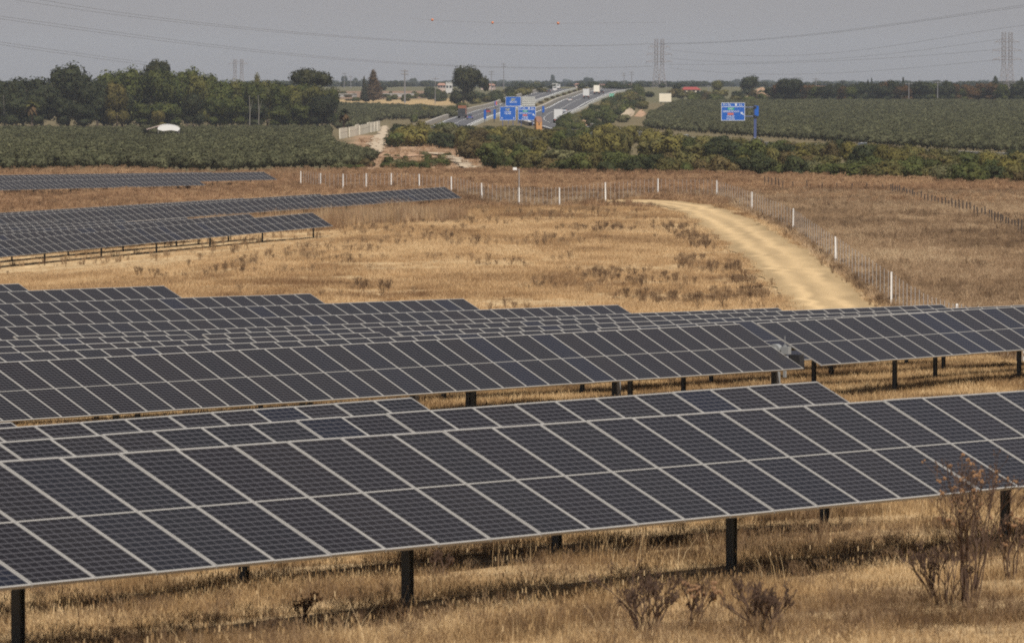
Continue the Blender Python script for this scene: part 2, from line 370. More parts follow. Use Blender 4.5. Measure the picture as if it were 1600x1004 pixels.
def trackmat():
    m = bpy.data.materials.new('sandy_track'); m.use_nodes = True; t = m.node_tree; b = t.nodes['Principled BSDF']; L = t.links.new
    b.inputs['Roughness'].default_value = .95; b.inputs['Specular IOR Level'].default_value = .1
    va = t.nodes.new('ShaderNodeVertexColor'); va.layer_name = 'wear'; g = t.nodes.new('ShaderNodeNewGeometry')
    def noise(s_, d=6):
        n = t.nodes.new('ShaderNodeTexNoise'); n.inputs['Scale'].default_value = s_; n.inputs['Detail'].default_value = d; n.inputs['Roughness'].default_value = .7; L(g.outputs['Position'], n.inputs['Vector']); return n.outputs['Fac']
    mr = t.nodes.new('ShaderNodeMapRange'); mr.inputs[1].default_value = .3; mr.inputs[2].default_value = .7; mr.inputs[3].default_value = .9; mr.inputs[4].default_value = 1.1; L(noise(.9), mr.inputs[0])
    hv = t.nodes.new('ShaderNodeHueSaturation'); L(va.outputs['Color'], hv.inputs['Color']); L(mr.outputs[0], hv.inputs['Value']); L(hv.outputs[0], b.inputs['Base Color'])
    bu = t.nodes.new('ShaderNodeBump'); bu.inputs['Strength'].default_value = .8; bu.inputs['Distance'].default_value = .1; L(noise(3), bu.inputs['Height']); L(bu.outputs[0], b.inputs['Normal'])
    return m
M['track'] = trackmat()
M['pale_track'] = mat('pale_sand', (.36, .29, .205), rough=.95, var=.15, nscale=.2, bump=.4, bscale=2)

# ------------------------------------------------------------------ mesh helpers
class MB:
    def __init__(s): s.v = []; s.f = []; s.m = []
    def quad(s, a, b, c, d, mi=0):
        n = len(s.v); s.v += [tuple(a), tuple(b), tuple(c), tuple(d)]; s.f.append((n, n + 1, n + 2, n + 3)); s.m.append(mi)
    def tri(s, a, b, c, mi=0):
        n = len(s.v); s.v += [tuple(a), tuple(b), tuple(c)]; s.f.append((n, n + 1, n + 2)); s.m.append(mi)
    def box(s, x0, x1, y0, y1, z0, z1, mi=0, top=True, taper=0.):
        n = len(s.v); t = taper
        s.v += [(x0, y0, z0), (x1, y0, z0), (x1, y1, z0), (x0, y1, z0), (x0 + t, y0 + t, z1), (x1 - t, y0 + t, z1), (x1 - t, y1 - t, z1), (x0 + t, y1 - t, z1)]
        fs = [(0, 3, 2, 1), (4, 5, 6, 7), (0, 1, 5, 4), (1, 2, 6, 5), (2, 3, 7, 6), (3, 0, 4, 7)]
        for f in fs: s.f.append(tuple(n + i for i in f)); s.m.append(mi)
    def bar(s, a, b, r, n=6, mi=0, r2=None):
        a = Vector(a); b = Vector(b); d = (b - a)
        if d.length < 1e-6: return
        q = d.to_track_quat('Z', 'Y'); r2 = r if r2 is None else r2; k = len(s.v)
        for i in range(n):
            c = Vector((math.cos(2 * math.pi * i / n), math.sin(2 * math.pi * i / n), 0))
            s.v.append(tuple(a + q @ (c * r)))
        for i in range(n):
            c = Vector((math.cos(2 * math.pi * i / n), math.sin(2 * math.pi * i / n), 0))
            s.v.append(tuple(b + q @ (c * r2)))
        for i in range(n):
            j = (i + 1) % n; s.f.append((k + i, k + j, k + n + j, k + n + i)); s.m.append(mi)
        s.f.append(tuple(k + i for i in range(n))[::-1]); s.m.append(mi)
        s.f.append(tuple(k + n + i for i in range(n))); s.m.append(mi)
    def path(s, pts, r, n=5, mi=0):
        for i in range(len(pts) - 1): s.bar(pts[i], pts[i + 1], r, n, mi)
    def ball(s, c, r, nu=8, nv=5, mi=0, sq=1.):
        k = len(s.v)
        for j in range(nv + 1):
            th = math.pi * j / nv
            for i in range(nu):
                ph = 2 * math.pi * i / nu
                s.v.append((c[0] + r * math.sin(th) * math.cos(ph), c[1] + r * math.sin(th) * math.sin(ph), c[2] + r * sq * math.cos(th)))
        for j in range(nv):
            for i in range(nu):
                a = k + j * nu + i; b = k + j * nu + (i + 1) % nu; s.f.append((a, a + nu, b + nu, b)); s.m.append(mi)
    def mesh(s, name, mats, smooth=False):
        me = bpy.data.meshes.new(name); me.from_pydata(s.v, [], s.f)
        for x in (mats if isinstance(mats, (list, tuple)) else [mats]): me.materials.append(M[x] if isinstance(x, str) else x)
        if any(s.m): me.polygons.foreach_set('material_index', np.array(s.m, np.int32))
        if smooth: me.polygons.foreach_set('use_smooth', np.ones(len(me.polygons), bool))
        me.update(); return me
def npmesh(name, V, Fc, mats, mi=None):
    me = bpy.data.meshes.new(name); V = np.asarray(V, np.float32); Fc = np.asarray(Fc, np.int32)
    me.vertices.add(len(V)); me.vertices.foreach_set('co', V.ravel())
    k = Fc.shape[1]; me.loops.add(Fc.size); me.loops.foreach_set('vertex_index', Fc.ravel())
    me.polygons.add(len(Fc)); me.polygons.foreach_set('loop_start', np.arange(0, Fc.size, k, dtype=np.int32))
    for x in (mats if isinstance(mats, (list, tuple)) else [mats]): me.materials.append(M[x] if isinstance(x, str) else x)
    if mi is not None: me.polygons.foreach_set('material_index', np.asarray(mi, np.int32))
    me.update(calc_edges=True); return me
def link(name, me, parent=None, loc=(0, 0, 0), rot=(0, 0, 0), sc=(1, 1, 1)):
    o = bpy.data.objects.new(name, me); COL.objects.link(o)
    o.location = loc; o.rotation_euler = rot; o.scale = sc
    if parent is not None: o.parent = parent
    return o
def tag(o, label=None, cat=None, group=None, kind=None):
    if label: o['label'] = label
    if cat: o['category'] = cat
    if group: o['group'] = group
    if kind: o['kind'] = kind
    return o
def empty(name, loc, rz=0, label=None, cat=None, group=None):
    return tag(link(name, None, None, loc, (0, 0, rz)), label, cat, group)

# ================================================================== THE SETTING
# zone colours for the ground sheet
FENCE_TOP = [(1700, 560), (1600, 516), (1495, 475), (1393, 425), (1306, 370), (1239, 326), (1175, 300), (1120, 282), (1028, 279), (946, 285), (874, 293), (811, 293), (753, 286), (705, 276), (655, 272), (611, 270.5), (572, 271), (536, 272), (501, 271), (470, 267.5)]
FH = 1.95
FPOS = []
for (px, ty) in FENCE_TOP:
    lo, hi = 230., 900.
    for _ in range(40):
        Z = (lo + hi) / 2; q = at(px, ty, Z)
        if q[2] - TZ(q[0], q[1])[0] > FH: lo = Z
        else: hi = Z
    q = at(px, ty, lo); FPOS.append((q[0], q[1]))
FA = np.array(FPOS)
def beyond_fence(x, y):
    """>0 on the far side of the perimeter fence (metres, roughly)"""
    x = np.asarray(x, float); y = np.asarray(y, float); best = np.full(x.shape, 1e9); sg = np.zeros(x.shape)
    for i in range(len(FA) - 1):
        a, b = FA[i], FA[i + 1]; d = b - a; L2 = d @ d
        t = np.clip(((x - a[0]) * d[0] + (y - a[1]) * d[1]) / L2, 0, 1)
        ex = x - a[0] - t * d[0]; ey = y - a[1] - t * d[1]; dist = np.hypot(ex, ey)
        cr = d[0] * (y - a[1]) - d[1] * (x - a[0])
        u = dist < best; best = np.where(u, dist, best); sg = np.where(u, np.sign(-cr), sg)
    return best * sg
C_STRAW = np.array([.44, .32, .18]); C_SOIL = np.array([.38, .26, .135]); C_BROWN = np.array([.30, .20, .125]); C_SCRUB = np.array([.33, .235, .145]); C_OLIVE = np.array([.13, .105, .058]); C_FAR = np.array([.105, .098, .055])
def zone_colour(x, y):
    n = fnoise(x, y, 22, 3)[..., None]; n2 = fnoise(x, y, 7, 9)[..., None]
    c = C_STRAW * (1 - n * .35) + C_SOIL * (n * .35)
    near = np.clip((150 - y) / 60, 0, 1)[..., None]
    c = c * (1 - near * .4) + C_SOIL * near * .4
    bf = np.clip(beyond_fence(x, y) / 6 + .2, 0, 1)[..., None]
    far = np.clip((y - 640) / 60, 0, 1)[..., None]
    sc = C_SCRUB * (.75 + .5 * n2)
    c = c * (1 - bf) + sc * bf
    br = C_BROWN * (.7 + .8 * n)
    c = c * (1 - far) + br * far
    oc = np.clip((y - 890) / 25, 0, 1)[..., None]; c = c * (1 - oc) + C_OLIVE * oc
    ff = np.clip((y - 2500) / 200, 0, 1)[..., None]; c = c * (1 - ff) + C_FAR * ff
    bs = (np.clip((y - 885) / 20, 0, 1) * np.clip((1650 - y) / 60, 0, 1) * np.clip((800 + F * x / np.maximum(y, 1.) - 545) / 12, 0, 1) * np.clip((765 - (800 + F * x / np.maximum(y, 1.))) / 12, 0, 1))[..., None]
    c = c * (1 - bs) + C_BROWN * (.75 + .5 * n2) * bs
    # harvested grain strip far off between the grove and the motorway
    px = 800 + F * x / np.maximum(y, 1.)
    st = (np.clip((y - 2620) / 60, 0, 1) * np.clip((3150 - y) / 60, 0, 1) * np.clip((px - 500) / 20, 0, 1) * np.clip((735 - px) / 15, 0, 1))[..., None]
    c = c * (1 - st) + np.array([.33, .235, .12]) * st
    st2 = (np.clip((y - 3150) / 30, 0, 1) * np.clip((3900 - y) / 60, 0, 1) * np.clip((px - 500) / 20, 0, 1) * np.clip((700 - px) / 15, 0, 1))[..., None]
    c = c * (1 - st2) + np.array([.19, .125, .085]) * st2
    return c
gn = len(gx); V = np.stack([GX.ravel(), GY.ravel(), GZ.ravel()], 1)
ii = (np.arange(len(gy) - 1)[:, None] * gn + np.arange(gn - 1)[None]).ravel()
gm = npmesh('ground', V, np.stack([ii, ii + 1, ii + gn + 1, ii + gn], 1), 'ground')
gm.polygons.foreach_set('use_smooth', np.ones(len(gm.polygons), bool))
zc = np.ones((len(V), 4), np.float32); zc[:, :3] = zone_colour(V[:, 0], V[:, 1])
ca = gm.color_attributes.new('zone', 'FLOAT_COLOR', 'POINT'); ca.data.foreach_set('color', zc.ravel())
tag(link('ground', gm), 'dry plain of straw grass running back to the horizon', kind='structure')

def strip(name, left, right, material, off, label, n=60, kind='structure', cross=6, thick=.0):
    """a band of ground between two polylines (world xy), draped on the terrain"""
    def res(P):
        P = np.array(P, float); d = np.concatenate([[0], np.cumsum(np.hypot(*np.diff(P[:, :2], axis=0).T))]); s = np.linspace(0, d[-1], n)
        return np.stack([np.interp(s, d, P[:, 0]), np.interp(s, d, P[:, 1])], 1)
    l, r = res(left), res(right); V = []
    for i in range(n):
        for j in range(cross + 1): V.append(l[i] * (1 - j / cross) + r[i] * j / cross)
    V = np.array(V); z = TZg(V[:, 0], V[:, 1]) + off
    c1 = cross + 1; ii = (np.arange(n - 1)[:, None] * c1 + np.arange(cross)[None]).ravel()
    Fq = np.stack([ii, ii + 1, ii + c1 + 1, ii + c1], 1)
    VV = np.column_stack([V, z])
    e1 = VV[Fq[0][1]] - VV[Fq[0][0]]; e2 = VV[Fq[0][3]] - VV[Fq[0][0]]
    if e1[0] * e2[1] - e1[1] * e2[0] < 0: Fq = Fq[:, ::-1]
    me = npmesh(name, VV, Fq, material)
    if material == 'track':
        j_ = np.tile(np.arange(c1) / cross, n); rut = np.exp(-((j_ - .30) / .09) ** 2) + np.exp(-((j_ - .66) / .09) ** 2); ed = np.clip(np.abs(j_ - .48) * 2, 0, 1) ** 4
        nz = fnoise(np.tile(np.arange(c1), n) * 1.0, np.repeat(np.arange(n), c1) * .16, 3.2, 77); k_ = (.80 + .36 * rut - .22 * ed + .4 * (nz - .5))[:, None]
        cc = np.ones((len(V), 4), np.float32); cc[:, :3] = np.array([.41, .295, .16]) * k_ * (1 - .25 * ed[:, None]) + np.array([.36, .25, .125]) * .25 * ed[:, None]
        me.color_attributes.new('wear', 'FLOAT_COLOR', 'POINT').data.foreach_set('color', cc.ravel())
    o = link(name, me)
    if kind: tag(o, label, kind=kind)
    return o
def gpts(l, zmin): return [ground(a, b, zmin)[:2] for a, b in l]
inner = gpts([(925, 316), (960, 316.5), (1010, 319), (1045, 325), (1080, 343), (1115, 368), (1160, 405), (1205, 445), (1240, 482), (1262, 505)], 290)
outer = gpts([(925, 313.5), (960, 312.5), (1015, 312.5), (1065, 315), (1115, 322), (1185, 348), (1250, 385), (1312, 427), (1366, 477), (1400, 505)], 290)
def jag(P, amp, seed):
    P = np.array(P); d = np.concatenate([[0], np.cumsum(np.hypot(*np.diff(P, axis=0).T))]); s = np.arange(0, d[-1], 2.0)
    Q = np.stack([np.interp(s, d, P[:, 0]), np.interp(s, d, P[:, 1])], 1); r_ = np.random.default_rng(seed)
    k = np.convolve(r_.normal(0, 1, len(Q)), [.25, .5, .25], 'same') * amp; Q[:, 0] += k; return Q
strip('dirt_track', jag(inner, .5, 1), jag(outer, .4, 2), 'track', .05, 'sandy dirt track curving down beside the white fence posts', n=260, cross=24)
strip('dirt_path', gpts([(872, 357.5), (960, 356.5), (1040, 355), (1075, 352)], 290), gpts([(872, 354), (960, 352.5), (1040, 351), (1065, 347)], 290), 'track', .04, 'faint sandy path joining the dirt track', n=40)
strip('sandy_path', jag(gpts([(597, 198), (590, 210), (575, 226), (580, 240)], 900), .7, 11), jag(gpts([(606, 198), (605, 212), (600, 226), (597, 240)], 900), .7, 12), 'pale_track', .3, 'pale sandy path beside the concrete wall panels', n=70)
strip('farm_track', jag(gpts([(655, 239.5), (690, 241.5), (722, 250), (741, 263)], 800), .7, 11), jag(gpts([(655, 240.8), (688, 243.8), (709, 254), (726, 267)], 800), .7, 12), 'pale_track', .3, 'pale farm track coming out from behind the bushes', n=70)
strip('bare_soil', jag(gpts([(662, 244.5), (640, 246), (615, 247.5), (595, 246), (578, 246.5)], 800), .7, 11), jag(gpts([(655, 242.5), (640, 241.5), (620, 243), (600, 242), (578, 244)], 800), .7, 12), 'rock', .15, 'bare reddish soil below the farm track', n=70)
strip('field_path', gpts([(664, 183), (678, 176), (692, 172)], 1500), gpts([(672, 186), (688, 180), (700, 175)], 1500), 'pale_track', .4, 'short sandy path left of the motorway', n=12)

# motorway carriageways
def offs(P, d):
    P = np.array(P, float); T = np.gradient(P, axis=0); T /= np.linalg.norm(T, axis=1)[:, None]
    return P + np.stack([T[:, 1], -T[:, 0]], 1) * d
def densify(P, n=120):
    P = np.array(P, float); d = np.concatenate([[0], np.cumsum(np.hypot(*np.diff(P, axis=0).T))]); s = np.linspace(0, d[-1], n)
    # smooth Catmull-Rom through points
    out = []
    for t in s:
        i = min(max(np.searchsorted(d, t) - 1, 0), len(P) - 2); u = (t - d[i]) / (d[i + 1] - d[i])
        p0, p1, p2, p3 = P[max(i - 1, 0)], P[i], P[i + 1], P[min(i + 2, len(P) - 1)]
        out.append(.5 * (2 * p1 + (p2 - p0) * u + (2 * p0 - 5 * p1 + 4 * p2 - p3) * u ** 2 + (3 * p1 - p0 - 3 * p2 + p3) * u ** 3))
    return np.array(out)
RR = densify([at(*q)[:2] for q in ROAD_R]); RL = densify([at(*q)[:2] for q in ROAD_L])
strip('motorway', offs(RR, -6.2), offs(RR, 6.2), 'asphalt', .35, 'right-hand motorway carriageway climbing into the distance', n=160, cross=4)
strip('motorway', offs(RL, -6.2), offs(RL, 6.2), 'asphalt', .35, 'left-hand motorway carriageway', n=160, cross=4)
for R_, nm in ((RR, 'right'), (RL, 'left')):
    for d in (-5.2, 5.2): strip('lane_line', offs(R_, d - .14), offs(R_, d + .14), 'paint_white', .36, 'white edge line of the %s carriageway' % nm, n=160, cross=1)
    mb = MB(); D_ = densify(R_, 420)
    nn = offs(D_, -.1); n2 = offs(D_, .1)
    for i in range(0, 418, 2):
        q = []
        for P_ in (nn[i], n2[i], n2[i + 1], nn[i + 1]): q.append((P_[0], P_[1], TZg(P_[0], P_[1])[0] + .365))
        mb.quad(*q)
    tag(link('lane_marking', mb.mesh('lane_marking', 'paint_white')), 'dashed lane marking of the %s carriageway' % nm, kind='structure')
def barrier(R_, d, h, w_, m, label, i0=0, i1=120, name='crash_barrier'):
    P = offs(R_, d)[i0:i1]; mb = MB(); T = np.gradient(P, axis=0); T /= np.linalg.norm(T, axis=1)[:, None]
    N = np.stack([T[:, 1], -T[:, 0]], 1) * w_ / 2
    z = TZg(P[:, 0], P[:, 1])
    for i in range(len(P) - 1):
        a, b = P[i], P[i + 1]
        A0 = (*(a - N[i]), z[i]); A1 = (*(a + N[i]), z[i]); B0 = (*(b - N[i + 1]), z[i + 1]); B1 = (*(b + N[i + 1]), z[i + 1])
        up = lambda q: (q[0], q[1], q[2] + h)
        mb.quad(A0, B0, up(B0), up(A0)); mb.quad(A1, up(A1), up(B1), B1); mb.quad(up(A0), up(B0), up(B1), up(A1))
    return tag(link(name, mb.mesh(name, m)), label, 'barrier')
barrier(RR, -7.6, 1.1, .9, 'barrier', 'pale concrete barrier along the left side of the right carriageway', 45, 120)
barrier(RL, -8.2, 1.3, .8, 'barrier', 'pale barrier along the outer edge of the left carriageway', 12, 116)
barrier(RL, 7.4, .9, .4, 'sign_back', 'guard rail on the median side of the left carriageway', 12, 118, 'guard_rail')
barrier(RR, 7.6, .9, .4, 'sign_back', 'guard rail on the outer side of the right carriageway', 0, 118, 'guard_rail')
# sand bank beside the right orchard
def mound(name, pts, hgt, m, label, Zmin, seed):
    P = np.array([ground(a, b, Zmin)[:2] for a, b in pts]); c = P.mean(0); r_ = np.random.default_rng(seed); mb = MB(); rings = []
    for k in range(6):
        f = 1 - k / 6; rng_ = []
        for q in P:
            x, y = c + (q - c) * f; x += r_.normal(0, .15); z = TZg(x, y)[0] - .1 + hgt * (1 - f ** 1.7) * r_.uniform(.85, 1.1); rng_.append((x, y, z))
        rings.append(rng_)
    n = len(P)
    for k in range(5):
        for i in range(n): j = (i + 1) % n; mb.quad(rings[k][i], rings[k][j], rings[k + 1][j], rings[k + 1][i])
    for i in range(n): mb.tri(rings[5][i], rings[5][(i + 1) % n], (c[0], c[1], TZg(*c)[0] + hgt))
    return tag(link(name, mb.mesh(name, m)), label, kind='structure')
mound('sand_bank', [(967, 186), (977, 178), (987, 173), (993, 174), (990, 180), (982, 186)], 2.2, 'pale_track', 'pale sandy bank at the near corner of the right orchard', 1500, 1)
mound('sand_bank', [(990, 182), (997, 177), (1006, 176), (1010, 179), (1003, 183)], 1.6, 'rock', 'ochre soil heap beside the pale sandy bank', 1500, 2)
mound('soil_bank', [(900, 196), (910, 191), (922, 193), (918, 199), (906, 200)], 1.5, 'rock', 'reddish bare soil patch among the roadside bushes', 1500, 3)
mound('soil_bank', [(1165, 152), (1180, 145), (1205, 145), (1215, 151), (1190, 156)], 4, 'rock', 'reddish earth bank behind the right orchard', 2700, 4)

# ================================================================== SOLAR TRACKERS
def panel_meshes():
    f = MB(); fw = .026; h = .035; w2 = MW / 2; l2 = ML / 2
    f.box(-w2, w2, -l2, -l2 + fw, -h, 0); f.box(-w2, w2, l2 - fw, l2, -h, 0)
    f.box(-w2, -w2 + fw, -l2 + fw, l2 - fw, -h, 0); f.box(w2 - fw, w2, -l2 + fw, l2 - fw, -h, 0)
    g = MB(); a, b = w2 - fw, l2 - fw; z = -.005
    g.quad((-a, -b, z), (a, -b, z), (a, b, z), (-a, b, z), 0)
    g.quad((-a, -b, z - .006), (-a, b, z - .006), (a, b, z - .006), (a, -b, z - .006), 1)
    s = .011; g.box(-a, a, -s, s, z - .002, z + .002, 2)
    gm_ = g.mesh('solar_panel', ['cells', 'black', 'frame'])
    fm = f.mesh('panel_frame', 'frame')
    # one-mesh version
    o = MB(); o.v = list(g.v); o.f = list(g.f); o.m = list(g.m); k = len(o.v); o.v += f.v; o.f += [tuple(i + k for i in q) for q in f.f]; o.m += [2] * len(f.f)
    om = o.mesh('solar_panel', ['cells', 'black', 'frame'])
    for me in (gm_, om):
        uv = me.uv_layers.new(name='UVMap')
        for poly in me.polygons:
            for li in poly.loop_indices:
                c = me.vertices[me.loops[li].vertex_index].co; uv.data[li].uv = ((c.x + a) / (2 * a), (c.y + b) / (2 * b))
    return gm_, fm, om, o
PM, PF, PO, POMB = panel_meshes()
def post_mesh(h):
    m = MB(); m.box(-.058, -.048, -.05, .05, -h - .4, 0); m.box(.048, .058, -.05, .05, -h - .4, 0); m.box(-.048, .048, -.01, .01, -h - .4, 0)
    return m.mesh('post', 'steel')
bm_ = MB(); bm_.box(-.07, .07, -.20, .20, -.14, -.06); bm_.box(-.05, .05, -.10, .10, -.34, -.14); bm_.box(-.03, .03, .08, .42, -.12, -.07); bm_.box(-.03, .03, -.42, -.08, -.12, -.07)
BEAR = bm_.mesh('bearing', 'steel')
POSTM = post_mesh(1.5)
def rows_build():
    for ri, r in enumerate(ROWS):
        s0, s1, n, D = r['s0'], r['s1'], r['n'], r['D']; k = r['k']; b = math.atan(k)
        mid = (s0 + s1) / 2; xy = ND * D + RD * mid; zg = r['z'](mid) - r['clear']
        root = empty('solar_tracker', (xy[0], xy[1], zg), A, r['label'], 'solar tracker', r['group'])
        zl = lambda s: r['z'](s) - zg
        jit = random.Random(ri)
        if r['joined']:
            mb = MB(); R_ = Matrix.Rotation(-b, 3, 'Y') @ Matrix.Rotation(r['tilt'], 3, 'X')
            for i in range(n):
                s = s0 + (i + .5) * PITCHM; k0 = len(mb.v)
                mb.v += [tuple(R_ @ Vector(v) + Vector((s - mid, 0, zl(s)))) for v in POMB.v]; mb.f += [tuple(q + k0 for q in f_) for f_ in POMB.f]; mb.m += POMB.m
            me = mb.mesh('solar_panel', ['cells', 'black', 'frame']); uv = me.uv_layers.new(name='UVMap')
            co = np.array(POMB.v)[:, :2]; co = (co + [MW / 2 - .026, ML / 2 - .026]) / [MW - .052, ML - .052]
            ln = np.array([l.vertex_index for l in me.loops]) % len(POMB.v); uv.data.foreach_set('uv', co[ln].ravel().astype(np.float32))
            link('solar_panel', me, root)['kind'] = 'stuff'
        else:
            for i in range(n):
                s = s0 + (i + .5) * PITCHM
                rt = (r['tilt'] + jit.uniform(-.004, .004), -b, jit.uniform(-.001, .001))
                o = link('solar_panel', PM if r['fine'] else PO, root, (s - mid, 0, zl(s)), rt)
                if r['fine']: link('panel_frame', PF, o)
        t = MB(); t.bar((s0 - mid - .15, 0, zl(s0) - .12), (s1 - mid + .15, 0, zl(s1) - .12), .065, 8); link('torque_tube', t.mesh('torque_tube', 'steel'), root)
        # posts every seven panels, counted from the table's end
        step = (6.8 if ri == 0 else 7) * PITCHM; ps = []
        ax = {0: 1143, 1: 870, 4: 1210, 5: 1398, 18: 410}.get(ri)
        if ax:
            lo, hi = s0 - 60, s1 + 60
            for _ in range(50):
                q = (lo + hi) / 2; xy_ = ND * D + RD * q
                if pix((xy_[0], xy_[1], r['z'](q) - .8))[0] < ax: lo = q
                else: hi = q
            q -= step * 12
        else: q = s1 - .6 * step if not r['drive'] else s1 + .15; q -= step * 12
        while q < s1 + .3:
            if q > s0: ps.append(q)
            q += step
        for s in ps:
            link('post', POSTM, root, (s - mid, 0, zl(s) - .16)); link('bearing', BEAR, root, (s - mid, 0, zl(s)), (r['tilt'], -b, 0))
        if r['drive']:
            s = s1 + .25; m = MB(); m.box(-.10, .10, -.09, .09, -1.9, -.18); link('drive_post', m.mesh('drive_post', 'grey_paint'), root, (s - mid, 0, zl(s)))
            m = MB(); m.bar((-.10, 0, 0), (.10, 0, 0), .17, 14); m.bar((-.14, 0, 0), (.14, 0, 0), .09, 10); m.box(-.09, .09, -.42, -.2, -.1, .1)
            link('slew_drive', m.mesh('slew_drive', 'grey_paint'), root, (s - mid, 0, zl(s) - .12))
            m = MB(); m.box(.10, .17, -.24, -.17, -.75, .12); m.bar((.135, -.205, .1), (.135, -.205, .36), .012, 5); link('control_mast', m.mesh('control_mast', 'grey_paint'), root, (s - mid, 0, zl(s) - .1))
            m = MB(); m.box(.20, .50, -.62, -.26, -.52, -.12, taper=.02); link('control_box', m.mesh('control_box', 'black'), root, (s - mid, 0, zl(s) - .12))
rows_build()

# ================================================================== FENCES
def fence():
    c = FA[3]; root = empty('perimeter_fence', (c[0], c[1], TZg(*c)[0]), 0, 'tall wire mesh fence with white posts beyond the straw field', 'fence')
    base = root.location
    pm = MB(); pm.box(-.065, .065, -.065, .065, -.3, FH + .02, taper=.015); pme = pm.mesh('fence_post', 'white_post')
    for i, (x, y) in enumerate(FA):
        if i < 1: continue
        link('fence_post', pme, root, (x - base[0], y - base[1], TZg(x, y)[0] - base[2]), (random.uniform(-.02, .02), random.uniform(-.02, .02), random.uniform(0, 1)))
    mb = MB(); wm = MB()
    D = np.concatenate([[0], np.cumsum(np.hypot(*np.diff(FA, axis=0).T))])
    sf = np.arange(0, D[-1], .2); xf = np.interp(sf, D, FA[:, 0]); yf = np.interp(sf, D, FA[:, 1]); cum = np.concatenate([[0], np.cumsum(np.maximum(np.abs(np.diff(800 + F * xf / yf)) / 6.6, .2 / 5.2))]); s = np.interp(np.arange(0, cum[-1]), cum, sf); X = np.interp(s, D, FA[:, 0]); Y = np.interp(s, D, FA[:, 1]); Z = TZg(X, Y)
    for i in range(len(s)):
        x, y, z = X[i] - base[0], Y[i] - base[1], Z[i] - base[2]; hh = FH + random.uniform(-.05, .05)
        t_ = .016; mb.box(x - t_, x + t_, y - t_, y + t_, z, z + hh)
        if i + 1 < len(s):
            x2, y2, z2 = X[i + 1] - base[0], Y[i + 1] - base[1], Z[i + 1] - base[2]
            for h_ in (.15, .45, .75, 1.05, 1.35, 1.62, 1.9): wm.bar((x, y, z + h_), (x2, y2, z2 + h_), .002, 3)
    o = link('picket', mb.mesh('picket', 'wire'), root); o['kind'] = 'stuff'
    o = link('wire_mesh', wm.mesh('wire_mesh', 'wire'), root); o['kind'] = 'stuff'
fence()
def dark_fence():
    pts = [(1195, 293, 770), (1225, 298, 745), (1300, 301, 725), (1390, 305, 700), (1430, 317, 640), (1475, 328, 590), (1545, 348, 540), (1600, 372, 490), (1660, 400, 440)]
    P = np.array([ground(a, b, 400)[:2] for a, b, c in pts]); D = np.concatenate([[0], np.cumsum(np.hypot(*np.diff(P, axis=0).T))])
    px = [pix((q[0], q[1], TZg(*q)[0])) for q in P]
    s = np.arange(0, D[-1], 4.6); X = np.interp(s, D, P[:, 0]); Y = np.interp(s, D, P[:, 1]); Z = TZg(X, Y)
    root = empty('stock_fence', (X[0], Y[0], Z[0]), 0, 'low line of dark wooden posts across the scrub behind the white posts', 'fence')
    m = MB(); m.bar((0, 0, -.2), (0, 0, 1.25), .065, 6, r2=.055); me = m.mesh('fence_post', 'dark_wood'); wm = MB()
    for i in range(len(s)):
        link('fence_post', me, root, (X[i] - X[0], Y[i] - Y[0], Z[i] - Z[0]), (random.uniform(-.05, .05), random.uniform(-.05, .05), 0), (1, 1, random.uniform(.85, 1.15)))
        if i + 1 < len(s):
            for h_ in (.5, 1.0): wm.bar((X[i] - X[0], Y[i] - Y[0], Z[i] - Z[0] + h_), (X[i + 1] - X[0], Y[i + 1] - Y[0], Z[i + 1] - Z[0] + h_), .006, 3)
    link('fence_wire', wm.mesh('fence_wire', 'wire'), root)
dark_fence()
def cctv():
    q = at(811, 264, 655); g = TZg(q[0], q[1])[0]; h = q[2] - g
    root = empty('camera_mast', (q[0], q[1], g), 0, 'slim grey mast with a small camera behind the white fence', 'camera mast')
    m = MB(); m.bar((0, 0, 0), (0, 0, h), .07, 8, r2=.05); link('mast', m.mesh('mast', 'wire'), root)
    m = MB(); m.bar((0, 0, h - .1), (-.35, -.1, h + .05), .03, 6); link('bracket', m.mesh('bracket', 'wire'), root)
    m = MB(); m.box(-.62, -.22, -.26, -.06, h - .1, h + .16, taper=.02); link('camera_housing', m.mesh('camera_housing', 'white_post'), root)
    # sagging net of a small tensioned screen further along the fence
cctv()

